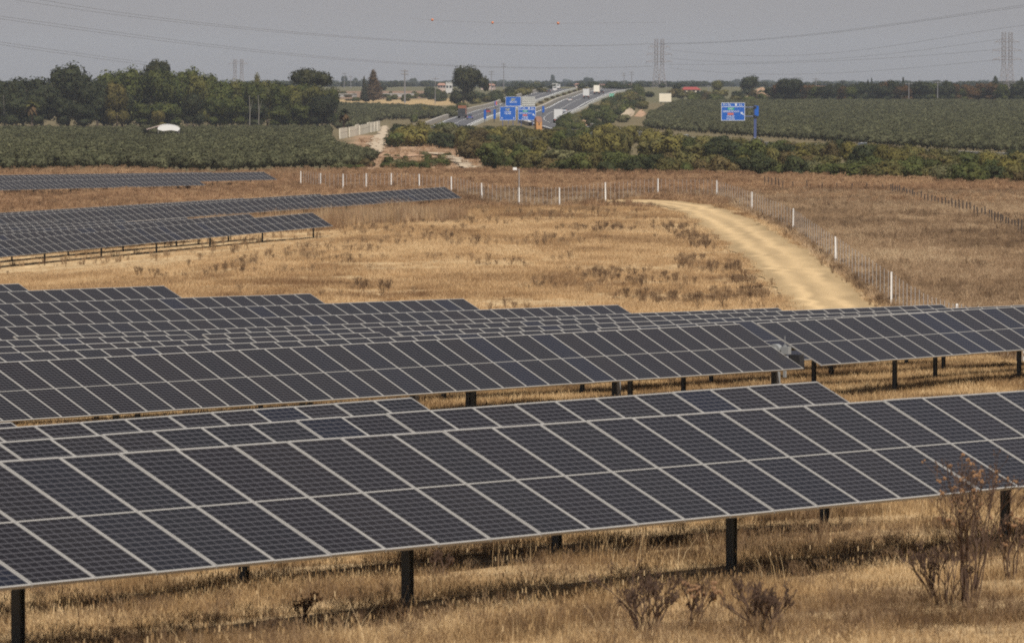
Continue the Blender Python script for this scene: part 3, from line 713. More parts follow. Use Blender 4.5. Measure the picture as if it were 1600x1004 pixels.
# ================================================================== FOLIAGE
def crown(seed, lobes, n, size, core=.78, flat=.34, tri=False):
    """leaf clumps on and inside lobes + a ragged inner body; returns verts, quads"""
    r = np.random.default_rng(seed); lob = np.array(lobes, float); wgt = (lob[:, 3] * lob[:, 4] * lob[:, 5]) ** (2 / 3); wgt /= wgt.sum()
    k = r.choice(len(lob), n, p=wgt); d = r.normal(size=(n, 3)); d /= np.linalg.norm(d, axis=1)[:, None]
    rad = 1 - np.abs(r.normal(0, .16, n)) + .10 * r.random(n)
    # holes and bulges
    ph = r.uniform(0, 6.28, (6, 3)); bump = sum(np.sin(d @ (r.normal(size=3) * 4) + ph[i, 0]) for i in range(6)) / 6
    rad *= 1 + .16 * bump
    p = lob[k, :3] + d * lob[k, 3:] * rad[:, None]
    nr = d + r.normal(0, flat, (n, 3)); nr /= np.linalg.norm(nr, axis=1)[:, None]
    t = np.cross(nr, r.normal(size=(n, 3))); t /= np.linalg.norm(t, axis=1)[:, None]; b = np.cross(nr, t)
    s = size * r.uniform(.55, 1.35, n)[:, None]; asp = r.uniform(.5, 1, n)[:, None]
    V = np.stack([p - t * s - b * s * asp * .3, p + b * s * asp * -.9, p + t * s + b * s * asp * .2, p + b * s * asp], 1).reshape(-1, 3)
    Q = np.arange(n * 4).reshape(-1, 4)
    Vs, Qs = [V], [Q]; off = len(V)
    if core:
        for L in lob:
            nu, nv = 7, 5; W_ = []
            for j in range(nv + 1):
                for i in range(nu):
                    th = math.pi * (j + .001) / (nv + .002); a = 2 * math.pi * i / nu; q = core * r.uniform(.8, 1.05)
                    W_.append((L[0] + L[3] * q * math.sin(th) * math.cos(a), L[1] + L[4] * q * math.sin(th) * math.sin(a), L[2] + L[5] * q * math.cos(th)))
            f_ = [(off + j * nu + i, off + (j + 1) * nu + i, off + (j + 1) * nu + (i + 1) % nu, off + j * nu + (i + 1) % nu) for j in range(nv) for i in range(nu)]
            Vs.append(np.array(W_)); Qs.append(np.array(f_)); off += len(W_)
    return np.concatenate(Vs), np.concatenate(Qs)
def trunk_mb(h, r, limbs, seed):
    m = MB(); rr = random.Random(seed); m.bar((0, 0, -.3), (rr.uniform(-.1, .1) * r, 0, h * .5), r, 7, r2=r * .8); m.bar((0, 0, h * .48), (0, 0, h), r * .8, 7, r2=r * .45)
    for i in range(limbs):
        a = rr.uniform(0, 6.28); z = h * rr.uniform(.55, .95); L = h * rr.uniform(.25, .45)
        m.bar((0, 0, z), (math.cos(a) * L, math.sin(a) * L, z + L * rr.uniform(.5, 1)), r * .38, 5, r2=r * .15)
    return m
BASE = {'dark': ((0.0172, 0.0214, 0.0090), (0.0317, 0.0353, 0.0123)), 'mid': ((0.0251, 0.0315, 0.0090), (0.0495, 0.0517, 0.0146)), 'olivegreen': ((0.0396, 0.0391, 0.0134), (0.0759, 0.0630, 0.0202)), 'yellow': ((0.0560, 0.0500, 0.0140), (0.0980, 0.0820, 0.0210)), 'grey': ((0.0495, 0.0504, 0.0235), (0.0924, 0.0851, 0.0392)), 'olive': ((0.0343, 0.0378, 0.0179), (0.0627, 0.0617, 0.0291)), 'pine': ((0.0158, 0.0189, 0.0073), (0.0383, 0.0365, 0.0123)), 'brownish': ((0.0440, 0.0340, 0.0140), (0.0700, 0.0520, 0.0200)), 'rust': ((0.0330, 0.0265, 0.0101), (0.0990, 0.0473, 0.0157)), 'pale': ((0.0792, 0.0756, 0.0280), (0.1188, 0.1040, 0.0392))}
LM = {
 'dark': leafmat('dark_leaves', (0.0172, 0.0214, 0.0090), (0.0317, 0.0353, 0.0123)),
 'mid': leafmat('green_leaves', (0.0270, 0.0360, 0.0085), (0.0700, 0.0740, 0.0160)),
 'olivegreen': leafmat('olive_green_leaves', (0.0420, 0.0440, 0.0120), (0.0900, 0.0820, 0.0200)),
 'yellow': leafmat('yellowing_leaves', (0.0560, 0.0480, 0.0135), (0.1000, 0.0800, 0.0200)),
 'grey': leafmat('silvery_leaves', (0.0495, 0.0504, 0.0235), (0.0924, 0.0851, 0.0392), obj_var=.28),
 'olive': leafmat('olive_tree_leaves', (0.0470, 0.0490, 0.0235), (0.0880, 0.0860, 0.0430), nscale=.6, obj_var=.30),
 'pine': leafmat('pine_needles', (0.0158, 0.0189, 0.0073), (0.0383, 0.0365, 0.0123)),
 'brownish': leafmat('brownish_leaves', (0.0495, 0.0315, 0.0134), (0.0792, 0.0473, 0.0196)),
 'rust': leafmat('rusty_leaves', (0.0330, 0.0265, 0.0101), (0.0990, 0.0473, 0.0157)),
 'pale': leafmat('pale_leaves', (0.0792, 0.0756, 0.0280), (0.1188, 0.1040, 0.0392)),
}
for k_, f_ in (('dark', 1.5), ('mid', 1.6), ('olivegreen', 1.7), ('yellow', 1.55), ('grey', 1.5), ('brownish', 1.5)):
    c1_, c2_ = BASE[k_]; LM['b' + k_] = leafmat('bush_' + k_, tuple(x * f_ for x in c1_), tuple(x * f_ for x in c2_), nscale=.7, obj_var=.3, trans=.28)
def lobes_blob(seed, rx, ry, rz, zc_, n, spread=.55, small=.5):
    r = np.random.default_rng(seed); L = [(0, 0, zc_, rx * .78, ry * .78, rz * .85)]
    for i in range(n):
        a = r.uniform(0, 6.28); e = r.uniform(-.7, 1.0); q = r.uniform(.7, 1.1) * spread; f = r.uniform(small * .7, small * 1.15)
        L.append((math.cos(a) * rx * q * math.cos(e * .8), math.sin(a) * ry * q * math.cos(e * .8), zc_ + rz * q * math.sin(e * 1.1), rx * f, ry * f, rz * f))
    return L
BANK = {}
def bank(key, fn):
    if key not in BANK: BANK[key] = fn()
    return BANK[key]
def leafmesh(name, seed, lobes, n, size, m, **k):
    V, Q = crown(seed, lobes, n, size, **k); return npmesh(name, V, Q, LM[m])
def tree(name, px, top, base_py, Z, wpx, kind, leaf, label, group=None, cat='tree', variant=0, trunk=True):
    """a tree standing where pixel (px, base_py) is, its top at pixel row 'top'"""
    q = at(px, base_py, Z); g = TZg(q[0], q[1])[0]; hgt = at(px, top, Z)[2] - g; wid = wpx * Z / F
    root = empty(name, (q[0], q[1], g - .1), random.uniform(0, 6.28), label, cat, group)
    if kind == 'broad':      # unit tree: height 10, radius 3.5
        def mk(): return leafmesh('crown', 100 + variant, lobes_blob(variant + 5, 3.4, 3.4, 3.6, 5.9, 9) + [(1.2, .8, 2.6, 2.0, 2.0, 1.6), (-1.4, -.5, 2.4, 1.9, 1.9, 1.6)], 2600, .22, leaf)
        cr = bank(('broad', variant, leaf), mk); tm = bank(('btr', variant % 2), lambda: trunk_mb(6.5, .28, 5, variant).mesh('trunk', 'bark'))
        sx, sz = wid / 6.6, hgt / 9.2
    elif kind == 'umbrella':   # flat domed stone pine, height 10, radius 4.5
        def mk():
            r = np.random.default_rng(variant); L = []
            for i in range(11):
                a = i * 2.4; q_ = math.sqrt((i + .5) / 11) * 3.3; L.append((math.cos(a) * q_, math.sin(a) * q_, 8.1 - .1 * q_ * q_ * .8 + r.uniform(-.2, .2), 1.7, 1.7, 1.15))
            return leafmesh('crown', 300 + variant, L, 2600, .19, leaf)
        cr = bank(('umb', variant, leaf), mk); tm = bank(('utr', 0), lambda: umb_trunk()); sx, sz = wid / 9.4, hgt / 9.3
    elif kind == 'cypress':
        def mk(): return leafmesh('crown', 500 + variant, [(0, 0, 2.3, .9, .9, 2.2), (0, 0, 5, .8, .8, 2.6), (.05, 0, 7.6, .5, .5, 2.2)], 700, .16, leaf)
        cr = bank(('cyp', variant, leaf), mk); tm = bank(('ctr', 0), lambda: trunk_mb(3, .14, 0, 1).mesh('trunk', 'bark')); sx, sz = wid / 2.1, hgt / 9.9
    elif kind == 'conifer':   # broad based ragged cone
        def mk():
            r = np.random.default_rng(variant); L = [(0, 0, 1.5 + i * 1.05, 2.9 - i * .33, 2.9 - i * .33, 1.1) for i in range(8)]; L = [(a + r.uniform(-.3, .3), b + r.uniform(-.3, .3), c, d, e, f) for a, b, c, d, e, f in L]
            return leafmesh('crown', 600 + variant, L, 1700, .22, leaf)
        cr = bank(('con', variant, leaf), mk); tm = bank(('ctr', 0), lambda: trunk_mb(3, .14, 0, 1).mesh('trunk', 'bark')); sx, sz = wid / 6.0, hgt / 9.9
    o = link('crown', cr, root, sc=(sx, sx, sz))
    if trunk: link('trunk', tm, root, sc=(max(sx, .5), max(sx, .5), sz))
    return root
def umb_trunk():
    m = MB(); m.bar((0, 0, -.3), (.15, .05, 4.2), .36, 8, r2=.28); m.bar((.15, .05, 4.1), (.1, 0, 7.6), .28, 7, r2=.14)
    for i in range(7):
        a = i * .9; m.bar((.15, .05, 4.1 + .25 * i), (math.cos(a) * 2.6, math.sin(a) * 2.6, 7.5), .15, 5, r2=.06)
    return m.mesh('trunk', 'bark')
def palm(px, top, base_py, Z, wpx, label, dead=False):
    q = at(px, base_py, Z); g = TZg(q[0], q[1])[0]; hgt = at(px, top, Z)[2] - g; R_ = wpx * Z / F / 2
    root = empty('palm_tree', (q[0], q[1], g - .1), 0, label, 'palm tree', 'palm trees around the orchards')
    m = MB(); m.bar((0, 0, -.2), (.05, 0, hgt * .8), .35, 8, r2=.26); link('trunk', m.mesh('trunk', 'bark'), root)
    def fronds(nf, lo, hi, mt, nm):
        m = MB(); rr = random.Random(int(px))
        for i in range(nf):
            a = i * 2.399; el = rr.uniform(lo, hi); L = R_ * rr.uniform(.85, 1.15); p0 = Vector((0, 0, hgt * .8)); d = Vector((math.cos(a), math.sin(a), 0)); sd = Vector((-math.sin(a), math.cos(a), 0))
            pr = p0; prw = .05
            for k in range(1, 6):
                t = k / 5; p1 = p0 + d * (L * t * math.cos(el)) + Vector((0, 0, L * (t * math.sin(el) - .45 * t * t))); wd = .32 * L * math.sin(math.pi * min(t, .97)) * .8 + .03
                m.quad(pr - sd * prw, p1 - sd * wd - Vector((0, 0, wd * .5)), p1, pr); m.quad(pr, p1, p1 + sd * wd - Vector((0, 0, wd * .5)), pr + sd * prw); pr, prw = p1, wd
        link(nm, m.mesh(nm, LM[mt]), root)
    fronds(22, -.1, 1.25, 'dark' if not dead else 'olivegreen', 'frond_crown'); fronds(14, -1.0, -.35, 'brownish', 'dead_frond_skirt')

# grove on the left
gG = 'trees of the grove beyond the left orchard'
GL = {'dark': 'dense dark green broadleaf tree in the grove behind the left orchard', 'mid': 'mid green broadleaf tree in the grove behind the left orchard', 'olivegreen': 'olive green sunlit tree in the grove behind the left orchard'}
gl = [(-15, 128, 46, 'dark'), (8, 124, 40, 'dark'), (36, 120, 48, 'dark'), (66, 119, 52, 'dark'), (106, 101, 58, 'dark'), (132, 114, 44, 'dark'), (152, 124, 40, 'dark'), (175, 109, 50, 'mid'), (200, 107, 48, 'mid'), (224, 110, 44, 'dark'), (248, 107, 50, 'mid'),
      (270, 110, 40, 'mid'), (292, 108, 40, 'mid'), (311, 115, 34, 'olivegreen'), (326, 113, 34, 'mid'), (344, 124, 36, 'mid'), (362, 127, 36, 'olivegreen'), (382, 126, 36, 'mid'), (400, 126, 36, 'mid'), (418, 124, 36, 'olivegreen'), (438, 129, 34, 'mid'), (455, 131, 38, 'olivegreen'), (476, 130, 42, 'mid'), (496, 131, 44, 'olivegreen'), (512, 138, 34, 'mid')]
ORD = 'first second third fourth fifth sixth seventh eighth ninth tenth eleventh twelfth thirteenth fourteenth fifteenth sixteenth seventeenth eighteenth nineteenth twentieth twenty-first twenty-second twenty-third twenty-fourth twenty-fifth'.split()
for i, (px, top, wd, lf) in enumerate(gl):
    tree('broadleaf_tree', px, top, 199, 1890 + (i * 37 % 5) * 18, wd * 1.25, 'broad', lf, '%s, %s from the left along the top of the grove' % (GL[lf].split(' in the grove')[0], ORD[i]), gG, variant=i % 4)
rr = random.Random(3)
for i in range(16):
    px = -10 + i * 34 + rr.uniform(-8, 8); lf = 'dark' if px < 170 or i % 3 == 0 else 'mid'
    tree('broadleaf_tree', px, 148 + rr.uniform(-6, 16), 200, 1862 + rr.uniform(-10, 10), rr.uniform(38, 54), 'broad', lf, 'lower %s tree at the front of the left grove, %s from the left' % ('dark' if lf == 'dark' else 'green', ORD[i]), gG, variant=(i + 2) % 4)
tree('broadleaf_tree', 183, 128, 200, 1860, 40, 'broad', 'yellow', 'yellowing tree in the middle of the left grove', gG, variant=1)
tree('young_tree', 247, 172, 200, 1850, 26, 'broad', 'yellow', 'small yellow green tree behind the white canopy', variant=2)
tree('tall_tree', 402, 112, 199, 1990, 16, 'broad', 'pale', 'pale thin treetop sticking up above the right part of the grove', variant=3)
tree('stone_pine', 247, 90.5, 199, 1990, 48, 'umbrella', 'pine', 'rounded stone pine crown rising above the left grove')
tree('stone_pine', 484, 105.5, 199, 1990, 78, 'umbrella', 'pine', 'broad umbrella pine at the right end of the grove', variant=1)
palm(50, 151, 204, 1770, 27, 'palm with orange dead fronds in front of the dark left grove', True)
palm(438, 116, 199, 1980, 13, 'tall thin palm whose head tops the grove')
palm(537, 166, 211, 1560, 26, 'palm with hanging dead fronds beside the concrete wall panels')
for px in (6, 390, 404): # pale trunks in front of the grove
    q = at(px, 199, 1855); m = MB(); m.bar((0, 0, -.2), (.1, 0, 5), .2, 6, r2=.14); m.bar((.1, 0, 5), (-.1, .1, 9.5), .14, 6, r2=.08); m.bar((.1, 0, 5), (.9, .3, 8), .08, 5, r2=.04)
    tag(link('bare_trunk', m.mesh('bare_trunk', 'palebark'), None, (q[0], q[1], TZg(q[0], q[1])[0])), {6: 'pale bare trunk at the left edge before the grove', 390: 'left one of two pale trunks before the right part of the grove', 404: 'right one of two pale trunks before the right part of the grove'}[px], 'tree')
# centre trees
o = tree('stone_pine', 724, 101, 166, 2500, 46, 'broad', 'pine', 'tall dark pine with a lopsided crown left of the motorway', variant=2)
V_, Q_ = crown(77, [(3.0, 0, 8.0, 2.6, 2.2, 1.9), (5.6, .2, 6.6, 1.9, 1.8, 1.5), (6.6, 0, 5.4, 1.0, 1.0, 1.2)], 900, .34)
link('side_limb', npmesh('side_limb', V_, Q_, LM['pine']), o, sc=(1.3, 1.3, 1.5)); o.rotation_euler = (0, 0, 0)
tree('conifer', 583, 107, 148, 3000, 40, 'conifer', 'brownish', 'brownish ragged conifer above the grain strip')
tree('conifer', 569, 118, 149, 2990, 14, 'conifer', 'pine', 'narrow dark conifer at the left of the brownish one', variant=1)
tree('broadleaf_tree', 1170, 119, 146, 2950, 34, 'broad', 'dark', 'dark rounded tree left of the right hedge', variant=0)
tree('broadleaf_tree', 1120, 125, 147, 3100, 22, 'broad', 'olivegreen', 'pale green tree right of the red roofed shed', variant=1)
tree('broadleaf_tree', 1058, 129, 147, 3100, 18, 'broad', 'dark', 'small dark tree left of the red roofed shed', variant=3)
tree('broadleaf_tree', 1232, 121, 158, 2640, 48, 'broad', 'dark', 'tallest dark tree at the left end of the right hedge', variant=2)
# hedge of trees behind the right orchard
gH = 'hedge of trees behind the right orchard'
rr = random.Random(11)
for i in range(44):
    px = 1206 + i * 9.6 + rr.uniform(-4, 4); lf = rr.choice(['dark', 'rust', 'rust', 'mid', 'dark'])
    tree('hedge_tree', px, rr.uniform(125, 138), 159.5, 2655 + rr.uniform(-25, 60), rr.uniform(22, 36), 'broad', lf, {'dark': 'dark hedge tree behind the right orchard', 'rust': 'rust tinged hedge tree behind the right orchard', 'mid': 'green hedge tree behind the right orchard'}[lf], gH, variant=i % 4, trunk=False)
for px, t, wd, kd in ((1356, 123, 7, 'cypress'), (1362, 120, 6, 'cypress'), (1411, 119, 8, 'cypress'), (1337, 128, 8, 'cypress'), (1298, 131, 6, 'cypress'), (1555, 118, 26, 'conifer'), (1597, 120, 18, 'conifer'), (1498, 130, 5, 'cypress'), (1428, 128, 20, 'broad'), (1486, 133, 16, 'broad'), (1384, 127, 24, 'broad'), (1312, 130, 16, 'broad')):
    tree('far_' + {'cypress': 'cypress', 'conifer': 'conifer', 'broad': 'tree'}[kd], px, t, 150, 3300, wd, kd, 'dark', {'cypress': 'slim dark cypress showing above the right hedge', 'conifer': 'dark pointed conifer showing above the right hedge', 'broad': 'round dark treetop showing above the right hedge'}[kd], 'treetops above the right hedge', variant=int(px) % 2, trunk=False)
# hazy treeline
gF = 'hazy trees on the skyline'
rr = random.Random(21)
for i in range(70):
    px = rr.uniform(520, 1230); Z = rr.uniform(7500, 12000); kd = rr.choice(['broad', 'broad', 'broad', 'cypress', 'conifer']); h_ = rr.uniform(5, 13)
    if 690 < px < 760: continue
    tree({'cypress': 'cypress', 'conifer': 'conifer', 'broad': 'broadleaf_tree'}[kd], px, 136 - h_ * (1.25 if kd == 'cypress' else 1), 138, Z, {'cypress': 4, 'conifer': 9, 'broad': rr.uniform(10, 22)}[kd], kd, 'dark', {'cypress': 'hazy cypress on the skyline', 'conifer': 'hazy pointed conifer on the skyline', 'broad': 'hazy rounded tree on the skyline'}[kd], gF, variant=i % 4, trunk=False)
for px, t, wd in ((538, 118, 12), (555, 121, 10), (645, 122, 14), (661, 126, 16), (864, 117, 8), (920, 121, 20)):
    tree('broadleaf_tree', px, t, 137, 8000, wd, 'broad', 'dark', 'hazy rounded tree on the skyline', gF, variant=int(px) % 4, trunk=False)

# ------------------------------------------------------------------ bushes: thicket between the dry field and the motorway
def bushmesh(v, lf): return bank(('bush', v, lf), lambda: leafmesh('bush', 900 + v, lobes_blob(v + 40, 1.0, 1.0, .78, .55, 7, .62, .45), 1000, .072, lf, core=.82))
BL = {'dark': 'dark green rounded bush in the thicket before the motorway', 'mid': 'mid green bush in the thicket before the motorway', 'olivegreen': 'olive green bush in the thicket before the motorway', 'yellow': 'yellowing bush in the thicket before the motorway', 'grey': 'silvery grey green bush in the thicket before the motorway', 'brownish': 'brownish dry bush in the thicket before the motorway'}
nb = 0
TOPX = [600, 700, 760, 850, 900, 1000, 1060, 1100, 1200, 1300, 1450, 1600, 1700]; TOPY = [190, 191, 197, 200, 197, 194, 203, 209, 216, 218, 226, 238, 245]
SMALL = []
def bush(px, py, wpx, hpx, lf, zmin, label=None, group='bushes of the thicket before the motorway', v=None):
    global nb; nb += 1
    if zmin == 700: hpx = max(9, min(hpx * 1.1, (py - np.interp(px, TOPX, TOPY) + random.uniform(-2, 5)) / 1.45))
    g = ground(px, py, zmin); s = wpx * g[1] / F / 2.1; h_ = hpx * (1.45 if zmin == 700 else 1.2) * g[1] / F / 1.35
    if zmin >= 1350 and wpx < 24:
        SMALL.append((g[0], g[1], s, h_, lf)); return None
    o = link('bush', bushmesh(nb % 5 if v is None else v, 'b' + lf), None, (g[0], g[1], TZg(g[0], g[1])[0] - .15), (0, 0, random.uniform(0, 6.28)), (s, s * random.uniform(.8, 1.2), h_))
    if label is None:
        part = 'left' if px < 900 else ('middle' if px < 1180 else ('right' if px < 1420 else 'far right'))
        label = '%s %s bush at the %s of the %s part of the motorway thicket' % ('low' if hpx < 17 else 'tall', {'dark': 'dark green', 'mid': 'mid green', 'olivegreen': 'olive green', 'yellow': 'yellowing', 'grey': 'silvery', 'brownish': 'brownish'}[lf], 'front' if py > np.interp(px, [600, 735, 760, 900, 1100, 1300, 1500, 1700], [236, 240, 266, 275, 275, 278, 288, 296]) - 6 else 'back', part)
    return tag(o, label, 'bush', group)
rr = random.Random(5)
def front_y(px): return np.interp(px, [600, 735, 760, 900, 1100, 1300, 1500, 1700], [236, 240, 266, 275, 275, 278, 288, 296])
def back_y(px): return np.interp(px, [600, 700, 800, 900, 1000, 1100, 1300, 1500, 1700], [214, 212, 213, 214, 216, 226, 238, 250, 262])
mix = ['dark', 'mid', 'mid', 'olivegreen', 'olivegreen', 'olivegreen', 'yellow', 'yellow', 'grey', 'dark', 'mid', 'brownish']
px = 745
while px < 1680:                                # front line
    bush(px, front_y(px) - rr.uniform(0, 3), rr.uniform(40, 72), rr.uniform(15, 27), rr.choice(['dark', 'mid', 'dark', 'olivegreen', 'grey', 'mid', 'brownish']), 700); px += rr.uniform(18, 32)
for k in range(3):
    px = 615 + k * 9
    while px < 1690:
        t = (k + .9) / 3.6; y = front_y(px) * (1 - t) + back_y(px) * t + rr.uniform(-3, 3)
        bush(px, y, rr.uniform(36, 64), rr.uniform(14, 24) + 3 * k, rr.choice(mix), 700); px += rr.uniform(20, 33)
for px in [q for q in range(735, 1010, 17) if not 822 < q < 862]: bush(px + rr.uniform(-6, 6), 208 + rr.uniform(-3, 4), rr.uniform(26, 40), rr.uniform(8, 12), rr.choice(['olivegreen', 'mid', 'dark', 'yellow']), 1300)
gV = 'verge bushes along the motorway'
for i in range(70):
    t = rr.random(); px = 872 + 130 * t + rr.uniform(-4, 8); lo_ = np.interp(px, [870, 900, 940, 970, 1010], [201, 192, 176, 164, 147]); hi_ = np.interp(px, [870, 960, 1010], [207, 203, 172]); lf = rr.choice(['dark', 'mid', 'olivegreen', 'mid', 'grey']); bush(px, lo_ + (hi_ - lo_) * rr.random() ** 1.3, rr.uniform(18, 30), rr.uniform(9, 15), lf, 1350, {'dark': 'dark bush', 'mid': 'green bush', 'olivegreen': 'olive green bush', 'grey': 'silvery bush'}[lf] + ' between the motorway and the right orchard', 'bushes between the motorway and the right orchard')
VL = {'dark': 'dark bush on the motorway verge', 'mid': 'green bush on the motorway verge', 'olivegreen': 'olive green bush on the motorway verge', 'brownish': 'brownish bush on the motorway verge'}
for i in range(34):                             # hedge on the outer side of the right carriageway
    t = i / 33; px = 872 + 132 * t + rr.uniform(-5, 9); py = np.interp(px, [870, 900, 940, 970, 1010], [200, 190, 173, 160, 143]) + rr.uniform(-2, 5)
    lf = rr.choice(['dark', 'mid', 'olivegreen', 'mid']); bush(px, py, rr.uniform(16, 28), rr.uniform(9, 17), lf, 1500, VL[lf], gV)
for i in range(30):                             # left of the left carriageway
    px = rr.uniform(640, 850); py = np.interp(px, [640, 700, 760, 850], [192, 180, 163, 143]) - rr.uniform(-2, 7); lf = rr.choice(['olivegreen', 'mid', 'dark', 'olivegreen']); bush(px, py, rr.uniform(16, 30), rr.uniform(7, 14), lf, 1500, VL[lf], gV)
for i in range(16):                             # dark shrubs round the tall pine
    px = rr.uniform(655, 800); lf = 'dark'; bush(px, rr.uniform(150, 163), rr.uniform(18, 30), rr.uniform(10, 18), lf, 2000, 'dark shrub around the foot of the tall pine', 'shrubs around the tall pine')
for i in range(22):                             # beyond, right of the motorway up to the billboards
    px = rr.uniform(985, 1200); lf = rr.choice(['dark', 'mid', 'olivegreen', 'brownish']); bush(px, rr.uniform(151, 162), rr.uniform(18, 32), rr.uniform(8, 15), lf, 2300, {'dark': 'dark bush', 'mid': 'green bush', 'olivegreen': 'olive green bush', 'brownish': 'brownish bush'}[lf] + ' behind the left end of the right orchard', 'bushes behind the right orchard')
for i in range(46):
    lf = rr.choice(['dark', 'mid', 'brownish', 'olivegreen']); bush(rr.uniform(512, 715), rr.uniform(149, 159), rr.uniform(8, 20), rr.uniform(3.5, 7.5), lf, 2500)
for i in range(22):
    lf = rr.choice(['mid', 'olivegreen', 'brownish', 'grey']); px = rr.uniform(600, 700); bush(px, rr.uniform(243, 258), rr.uniform(10, 22), rr.uniform(4, 8), lf, 1000, 'low scrub bush beside the farm track left of the thicket', 'scrub beside the farm track')
for i in range(14):
    px = rr.uniform(800, 1000); bush(px, rr.uniform(139, 142), rr.uniform(14, 26), rr.uniform(6, 11), 'dark', 3300, 'dark bush on the rise where the motorway disappears', 'bushes on the rise')
for i in range(12):                             # median
    j = 62 + i * 4; P_ = offs(RR, -11.5)[j]; px, py = pix((P_[0], P_[1], TZg(*P_)[0])); bush(px, py, 10, 4.5, 'brownish', 1800, 'low reddish shrub on the motorway median', 'median shrubs')
for i in range(26): bush(rr.uniform(505, 705), rr.uniform(259, 267), rr.uniform(24, 40), rr.uniform(9, 15), rr.choice(['mid', 'grey', 'brownish', 'mid']), 701, 'low bush in front of the farm track', 'bushes before the farm track')
bush(1590, 246, 60, 12, 'dark', 900, 'wide dark bush at the right edge behind the thicket', None, 2)

# ------------------------------------------------------------------ olive orchards
def olivemesh(v): return bank(('olive', v), lambda: leafmesh('olive_tree', 700 + v, lobes_blob(v + 70, 1.0, 1.0, .8, .95, 6, .6, .48) + [(0, 0, .25, .12, .12, .4)], 460, .095, 'olive', core=.8))
olives = []
def orchard(poly_px, zmin, row_d, tree_d, ang, hmul, side):
    P = np.array([ground(a, b, zmin)[:2] for a, b in poly_px]); lo, hi = P.min(0), P.max(0); c = P.mean(0); R_ = np.hypot(*(hi - lo)) / 2 + 10
    u = np.arange(-R_, R_, row_d); v = np.arange(-R_, R_, tree_d); U, V_ = np.meshgrid(u, v); U = U.ravel(); V_ = V_.ravel()
    X = c[0] + U * math.cos(ang) - V_ * math.sin(ang) + rng.normal(0, .35, len(U)); Y = c[1] + U * math.sin(ang) + V_ * math.cos(ang) + rng.normal(0, .35, len(U))
    ins = np.zeros(len(X), bool); n = len(P); j = n - 1
    for i in range(n):
        xi, yi, xj, yj = *P[i], *P[j]; ins ^= ((yi > Y) != (yj > Y)) & (X < (xj - xi) * (Y - yi) / (yj - yi + 1e-9) + xi); j = i
    cpx = 800 + F * X / Y; ins &= ~((cpx > 218) & (cpx < 286) & (Y > 1380) & (Y < 1585)) & ~((cpx > 1160) & (cpx < 1200) & (Y < 1420))
    for x, y in zip(X[ins], Y[ins]): olives.append((x, y, hmul * rng.uniform(.8, 1.2), side))
HA = 1
orchard([(-60, 267), (200, 266), (430, 266), (540, 264), (585, 256), (575, 250), (560, 247), (530, 240), (514, 228), (512, 205), (300, 207), (-60, 206)], 850, 4.6, 3.4, .35, 1.0, 'left')
orchard([(525, 202), (560, 200), (600, 188), (720, 185), (660, 172), (530, 168)], 1300, 4.6, 3.4, .35, 1.05, 'middle')
orchard([(1010, 203), (1100, 209), (1250, 219), (1450, 233), (1660, 247), (1660, 163), (1250, 163), (1060, 164), (1015, 184)], 1150, 4.8, 3.2, -.25, 1.0, 'right')
OA = np.array([o[:3] for o in olives]); OS = np.array([o[3] for o in olives])
big = np.argsort(OA[:, 1])
gO = 'olive trees of the orchards'
OLAB = {'left': 'olive tree in the front rows of the left orchard', 'right': 'olive tree in the front rows of the right orchard', 'middle': 'olive tree in the small orchard beside the concrete panels'}
pick = np.concatenate([big[OS[big] == 'left'][:190], big[OS[big] == 'right'][:100]])
for i in pick:
    x, y, h_ = OA[i]; s = 1.32 * h_
    tag(link('olive_tree', olivemesh(i % 4), None, (x, y, TZg(x, y)[0] - .1), (0, 0, (i * 2.4) % 6.28), (s, s, s * 1.0)), OLAB[OS[i]].replace('in the front rows of the', 'in the %s of the %s part of the' % ('front row' if y < np.quantile(OA[pick][:, 1][OS[pick] == OS[i]], .3) else 'second rows', ['left', 'left middle', 'middle', 'right middle', 'right'][int(np.clip((pix((x, y, TZg(x, y)[0]))[0] - {'left': 0, 'right': 1000}.get(OS[i], 500)) / 120, 0, 4))])), 'olive tree', gO)
rest = np.setdiff1d(np.arange(len(OA)), pick)

